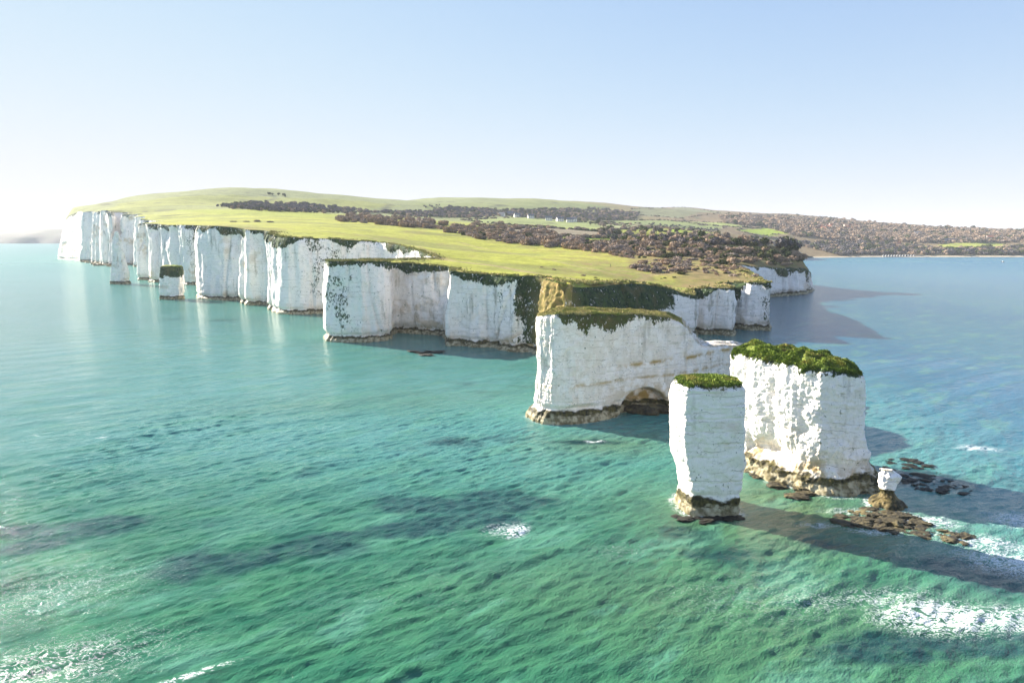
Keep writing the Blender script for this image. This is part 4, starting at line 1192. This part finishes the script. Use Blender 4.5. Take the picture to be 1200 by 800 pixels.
woodland('shore_woodland', [
    ([(915, 287), (1000, 284), (1060, 289), (1105, 293), (1185, 291), (1200, 288), (1200, 299), (1100, 298.5), (1000, 299), (945, 300), (915, 293)], 1300, {'bare': 5, 'rust': 2, 'pine': 3}, .8, 1.7),
    ([(1200, 289), (1330, 288), (1330, 298), (1200, 299)], 140, {'bare': 5, 'rust': 2, 'pine': 3}, .8, 1.3)],
    'dense dark wood coming down to the shore of the bay', 64)

# ------------------------------------------------------------------ houses
def solid(name, rgb, rough=.8):
    s = NT(name); n_ = s.noise(s.pos(), .9, 3)
    return s.out(s.mix(s.ramp(n_, .3, .7, 0, .3), rgb, tuple(c * .75 for c in rgb)), rough)
M['render'] = solid('white_render', (.75, .72, .66)); M['brick'] = solid('brick', (.42, .22, .14)); M['slate'] = solid('slate', (.16, .16, .17)); M['tile'] = solid('clay_tile', (.46, .17, .09))
M['hut'] = solid('hut_paint', (.30, .31, .33)); M['pane'] = solid('window_glass', (.05, .06, .07), .15); M['dark'] = solid('dark_cloth', (.03, .03, .04)); M['skin'] = solid('skin', (.5, .33, .25))
def box(a, b):
    x0, y0, z0 = a; x1, y1, z1 = b
    V_ = [(x0, y0, z0), (x1, y0, z0), (x1, y1, z0), (x0, y1, z0), (x0, y0, z1), (x1, y0, z1), (x1, y1, z1), (x0, y1, z1)]
    return V_, [(0, 3, 2, 1), (4, 5, 6, 7), (0, 1, 5, 4), (1, 2, 6, 5), (2, 3, 7, 6), (3, 0, 4, 7)]
HM = {}
def house_data(w, dp, h, wall, roof):
    key = (w, dp, h, wall, roof)
    if key in HM: return HM[key]
    r_ = dp * .45
    V_ = [(-w / 2, -dp / 2, -1.5), (w / 2, -dp / 2, -1.5), (w / 2, dp / 2, -1.5), (-w / 2, dp / 2, -1.5), (-w / 2, -dp / 2, h), (w / 2, -dp / 2, h), (w / 2, dp / 2, h), (-w / 2, dp / 2, h), (-w / 2, 0, h + r_), (w / 2, 0, h + r_)]
    F_ = [(0, 1, 5, 4), (1, 2, 6, 9, 5), (2, 3, 7, 6), (3, 0, 4, 8, 7)]
    parts = [('wall', V_, F_, wall)]
    e = .5; t = .25
    V_ = []
    for z_ in (0, t):
        V_ += [(-w / 2 - e, -dp / 2 - e, h - e * .9 + z_ + .02), (w / 2 + e, -dp / 2 - e, h - e * .9 + z_ + .02), (w / 2 + e, 0, h + r_ + z_ + .02), (-w / 2 - e, 0, h + r_ + z_ + .02), (-w / 2 - e, dp / 2 + e, h - e * .9 + z_ + .02), (w / 2 + e, dp / 2 + e, h - e * .9 + z_ + .02)]
    F_ = [(6, 7, 8, 9), (9, 8, 11, 10), (0, 3, 2, 1), (3, 4, 5, 2), (0, 1, 7, 6), (5, 4, 10, 11), (1, 2, 8, 7), (2, 5, 11, 8), (3, 0, 6, 9), (4, 3, 9, 10)]
    parts.append(('roof', V_, F_, roof))
    V_, F_ = box((w * .25, -.45, h), (w * .25 + .9, .45, h + r_ + 1.5)); parts.append(('chimney', V_, F_, 'brick'))
    for sx in np.linspace(-.32, .32, 3):
        for zc in ((1.4, 4.0) if h > 4 else (1.4,)):
            V_, F_ = box((w * sx - .6, -dp / 2 - .06, zc - .6), (w * sx + .6, -dp / 2 + .05, zc + .6)); parts.append(('window', V_, F_, 'pane'))
    out = []
    for nm, v, f, m in parts:
        o = mesh_obj(nm, v, f, M[m], smooth=False); out.append((nm, o.data)); bpy.data.objects.remove(o)
    HM[key] = out
    return out
def house(px, py, dims, wall, roof, rz, label, group=None):
    X_, Y_, ok = on_land([px], [py])
    if not ok[0]: return
    t = thing('house', (float(X_[0]), float(Y_[0]), float(tz(X_[0], Y_[0])) + .3), label, 'house', group)
    t.rotation_euler = (0, 0, rz)
    for nm, dat in house_data(*dims, wall, roof):
        o = bpy.data.objects.new(nm, dat); COL.objects.link(o); o.parent = t
rh = np.random.default_rng(77)
for i in range(16):
    house(956 + rh.uniform(0, 46), 265.5 + rh.uniform(0, 5.5), (12, 8, 5.2), 'brick' if i % 3 else 'render', 'tile', rh.uniform(-.6, .6), ('red-brick' if i % 3 else 'white-walled') + ' house with a clay tile roof in the hillside village', 'houses of the hillside village, ' + ('brick' if i % 3 else 'white'))
for i, (a, b) in enumerate([(588, 253.5), (598, 252.5), (606, 254.5), (622, 256), (643, 258.5), (656, 259.5), (668, 260.5), (672, 259.8)]):
    house(a, b, (14, 9, 5.2), 'render', 'slate', rh.uniform(-.4, .4), 'white slate-roofed cottage in the hamlet under the down', 'cottages of the hamlet under the down')
house(1112, 283.5, (30, 9, 4.0), 'render', 'slate', .1, 'long low white house beside the bright shore field')
house(1160, 281, (16, 10, 6.5), 'render', 'tile', -.2, 'tall pale house with a clay roof above the shore field')
house(1176, 282, (24, 10, 5.2), 'render', 'slate', .15, 'wide pale house with a slate roof above the shore field')
house(1075, 276, (16, 11, 6.5), 'render', 'slate', -.3, 'pale house standing alone among the reddish woods')
house(1052, 288, (12, 8, 5.2), 'brick', 'tile', .2, 'small brick house in the gardens behind the wooded shore')
# beach huts under the trees
for i in range(12):
    x_ = 790 + i * 6.4; y_ = float(np.interp(x_, bp[:, 0], bp[:, 1])) + 1.0
    t = thing('beach_hut', (x_, y_, 2.1), 'little white beach hut in the row behind the sand', 'beach hut', 'row of beach huts')
    if i == 0:
        hv = box((-1.3, -1.5, -.5), (1.3, 1.5, 2.1)); rv = [(-1.5, -1.7, 2.1), (1.5, -1.7, 2.1), (0, -1.7, 3.1), (-1.5, 1.7, 2.1), (1.5, 1.7, 2.1), (0, 1.7, 3.1)]
        hd = [mesh_obj('wall', *hv, M['hut'], smooth=False), mesh_obj('roof', rv, [(0, 1, 2), (3, 5, 4), (0, 2, 5, 3), (1, 4, 5, 2), (0, 3, 4, 1)], M['slate'], smooth=False), mesh_obj('door', *box((-.5, -1.56, -.4), (.5, -1.45, 1.7)), M['dark'], smooth=False)]
        hd = [(o.name.split('.')[0], o.data, bpy.data.objects.remove(o))[:2] for o in hd]
    for nm, dat in hd:
        o = bpy.data.objects.new(nm, dat); COL.objects.link(o); o.parent = t

# ------------------------------------------------------------------ reef rocks
RM = []
for s_ in range(6):
    r = np.random.default_rng(400 + s_)
    m, nrow = 30, 17
    A, B = np.meshgrid(np.linspace(0, 2 * math.pi, m, endpoint=False), np.linspace(-1.45, 1.5, nrow))
    q = np.stack([np.cos(A) * np.cos(B), np.sin(A) * np.cos(B), np.sin(B)], -1).reshape(-1, 3)
    k = 1 + .9 * fbm(q[:, 0] * 1.8 + 9 * s_, q[:, 1] * 1.8, q[:, 2] * 1.8, 5, 410 + s_, .65)
    q = q * k[:, None]; q[:, 2] = np.clip(q[:, 2], -.8, .62 + .2 * fbm(q[:, 0] * 3, q[:, 1] * 3, 0, 3, 5))
    RM.append((q, grid_faces(nrow, m)))
def reef_material(name, a, b, c):
    s = NT(name); p = s.pos(); n1 = s.noise(p, 1.1, 6, .65); n2 = s.noise(p, .4, 4)
    col = s.mix(s.ramp(n1, .35, .65), a, b); col = s.mix(s.ramp(n2, .5, .68), col, c)
    nb = s.bump(s.noise(p, 3, 7, .7), 1.0, .4)
    return s.out(col, .55, nb, .3)
M['reef'] = reef_material('weedy_reef', (.035, .03, .02), (.12, .095, .045), (.25, .20, .09))
M['kelp'] = reef_material('black_kelp', (.010, .011, .008), (.035, .030, .016), (.02, .018, .01))
RD = {}
for mk_ in ('reef', 'kelp', 'chalk'):
    RD[mk_] = []
    for q, f in RM:
        o = mesh_obj('rock', q, f, M[mk_], attrs={'veg': np.zeros(len(q)), 'ochre': np.full(len(q), .8)}); RD[mk_].append(o.data); bpy.data.objects.remove(o)
rr_ = np.random.default_rng(9)
def rocks(pixs, mat, size, flat, zoff, label, group, name='rock', cat='rock'):
    for px, py in pixs:
        c = sea(px, py)
        big = None
        o = bpy.data.objects.new(name, RD[mat][rr_.integers(6)]); COL.objects.link(o)
        s_ = rr_.uniform(*size)
        o.location = (c[0], c[1], zoff); o.scale = (s_ * rr_.uniform(.9, 1.7), s_ * rr_.uniform(.8, 1.2), s_ * flat * rr_.uniform(.7, 1.3)); o.rotation_euler = (rr_.uniform(-.15, .15), rr_.uniform(-.15, .15), rr_.uniform(-.5, .5))
        m_ = (size[0] + size[1]) / 2
        w_ = 'large ' if s_ > m_ + .25 * (size[1] - size[0]) else ('small ' if s_ < m_ - .25 * (size[1] - size[0]) else '')
        if 'small' in label: w_ = ''
        tag(o, w_ + label, cat, group + (', ' + w_.strip() if w_ else ''))
def spread(poly, n, seed):
    r = np.random.default_rng(seed); P = np.array(poly, float); out = []
    while len(out) < n:
        q = r.uniform(P.min(0), P.max(0), (1, 2))
        if in_poly(q[:, 0], q[:, 1], P)[0]: out.append(tuple(q[0]))
    return out
rocks(spread([(965, 606), (1010, 596), (1060, 600), (1085, 612), (1135, 628), (1138, 638), (1090, 632), (1020, 618), (975, 612)], 90, 1), 'reef', (.25, 1.0), .36, .0, 'low weed-brown rock on the reef round the little stump', 'reef rocks round the stump')
rocks(spread([(1015, 604), (1070, 604), (1090, 618), (1040, 616)], 12, 2), 'reef', (.6, 1.2), .55, .15, 'higher ochre boulder piled against the stump pedestal', 'boulders at the stump pedestal')
rocks(spread([(1032, 528), (1060, 530), (1110, 558), (1140, 575), (1120, 580), (1070, 572), (1036, 556)], 70, 3), 'kelp', (.22, .8), .25, .0, 'flat black kelp-covered rock awash beside the broad stack', 'black rocks awash beside the broad stack')
rocks([(925, 583), (931, 582), (940, 583)], 'reef', (.6, 1.0), .35, .1, 'small lone rock awash before the broad stack foot', 'small rocks before the broad stack')
rocks([(742, 478), (750, 480), (757, 478), (765, 482), (772, 480), (779, 483), (786, 482), (760, 485), (746, 484)], 'reef', (1.0, 1.9), .9, .5, 'ochre and green boulder in the sea cave of the long fin', 'boulders in the cave of the fin')
rocks([(486, 412), (494, 413.5), (503, 412), (511, 413), (498, 416)], 'kelp', (1.3, 2.4), .2, .1, 'dark flat rock awash below the cliff cave', 'rocks awash below the cliff cave')
rocks(spread([(880, 553), (945, 572), (1020, 572), (1022, 578), (940, 580), (885, 562)], 22, 5), 'reef', (.4, 1.0), .5, .15, 'weedy boulder at the foot of the broad stack', 'boulders at the foot of the broad stack')
rocks(spread([(788, 603), (868, 603), (875, 608), (830, 614), (786, 610)], 14, 6), 'kelp', (.4, 1.0), .3, .0, 'dark rock awash round the foot of the tall stack', 'rocks round the foot of the tall stack')
rocks(spread([(95, 306), (130, 311), (128, 313), (90, 307.5)], 12, 7), 'chalk', (2.5, 5), .6, .5, 'fallen chalk boulder at the foot of the far headland', 'fallen boulders below the far headland')

# ------------------------------------------------------------------ walker, motor boat
X_, Y_, ok = on_land([715.5], [313])
pz = float(terrain([X_[0]], [Y_[0]])[0])
me = bpy.data.meshes.new('person')
J = [(0, 0, .95, .15), (0, 0, 1.2, .14), (0, 0, 1.42, .17), (0, 0, 1.54, .06), (0, .02, 1.66, .11), (.1, .05, .5, .075), (.12, .12, .06, .05), (-.1, -.05, .5, .075), (-.12, -.14, .06, .05), (.22, 0, 1.18, .05), (.24, .08, .92, .04), (-.22, 0, 1.18, .05), (-.24, .08, .92, .04), (.13, .24, .04, .04), (-.11, -.02, .04, .04)]
me.from_pydata([j[:3] for j in J], [(0, 1), (1, 2), (2, 3), (3, 4), (0, 5), (5, 6), (0, 7), (7, 8), (2, 9), (9, 10), (2, 11), (11, 12), (6, 13), (8, 14)], [])
po = bpy.data.objects.new('person', me); COL.objects.link(po)
md = po.modifiers.new('skin', 'SKIN')
for v, j in zip(me.skin_vertices[0].data, J): v.radius = (j[3], j[3] * .8)
me.skin_vertices[0].data[0].use_root = True
po.modifiers.new('sub', 'SUBSURF').levels = 1
me.materials.append(M['dark'])
po.location = (float(X_[0]), float(Y_[0]), pz); po.rotation_euler = (0, 0, 1.2)
tag(po, 'walker in dark clothes crossing the turf near the point', 'person')

c = sea(1175, 307.2)
bt_ = thing('motor_boat', (float(c[0]), float(c[1]), .1), 'small dark motor boat moored on the bay off the beach', 'boat')
secs = [(-3.2, .95, .75), (-1.5, 1.1, .8), (.5, 1.1, .85), (2.2, .75, 1.0), (3.4, .06, 1.2)]
V_ = []
for x_, w_, h_ in secs: V_ += [(x_, -w_, h_), (x_, -w_ * .75, -.2), (x_, 0, -.4), (x_, w_ * .75, -.2), (x_, w_, h_), (x_, 0, h_ - .12)]
F_ = [(a * 6 + j, a * 6 + (j + 1) % 6, a * 6 + 6 + (j + 1) % 6, a * 6 + 6 + j) for a in range(4) for j in range(6)] + [(5, 4, 3, 2, 1, 0), (24, 25, 26, 27, 28, 29)]
h_o = mesh_obj('hull', V_, F_, M['dark'], bt_, smooth=False)
c_o = mesh_obj('cabin', [(-.6, -.8, .6), (1.4, -.7, .6), (1.4, .7, .6), (-.6, .8, .6), (-.4, -.6, 1.9), (.8, -.55, 1.9), (.8, .55, 1.9), (-.4, .6, 1.9)], box((0, 0, 0), (1, 1, 1))[1], M['render'], bt_, smooth=False)
mesh_obj('windscreen', [(1.44, -.58, .95), (1.44, .58, .95), (.98, .48, 1.75), (.98, -.48, 1.75)], [(0, 1, 2, 3)], M['pane'], c_o, smooth=False)
bt_.rotation_euler = (0, 0, .3)

# ------------------------------------------------------------------ air
hz = mesh_obj('haze', *box((-9500, -400, -30), (9500, 8000, 225)), None, smooth=False, mats=[bpy.data.materials.new('haze_air')])
hm = hz.data.materials[0]; hm.use_nodes = True
hm.node_tree.nodes.clear()
ho = hm.node_tree.nodes.new('ShaderNodeOutputMaterial'); hv_ = hm.node_tree.nodes.new('ShaderNodeVolumePrincipled')
hv_.inputs['Density'].default_value = 0.00007
hv_.inputs['Color'].default_value = (.86, .92, 1.0, 1)
hv_.inputs['Anisotropy'].default_value = 0.0
hm.node_tree.links.new(hv_.outputs[0], ho.inputs['Volume'])
tag(hz, kind='stuff', label='thin sea haze over the whole bay')
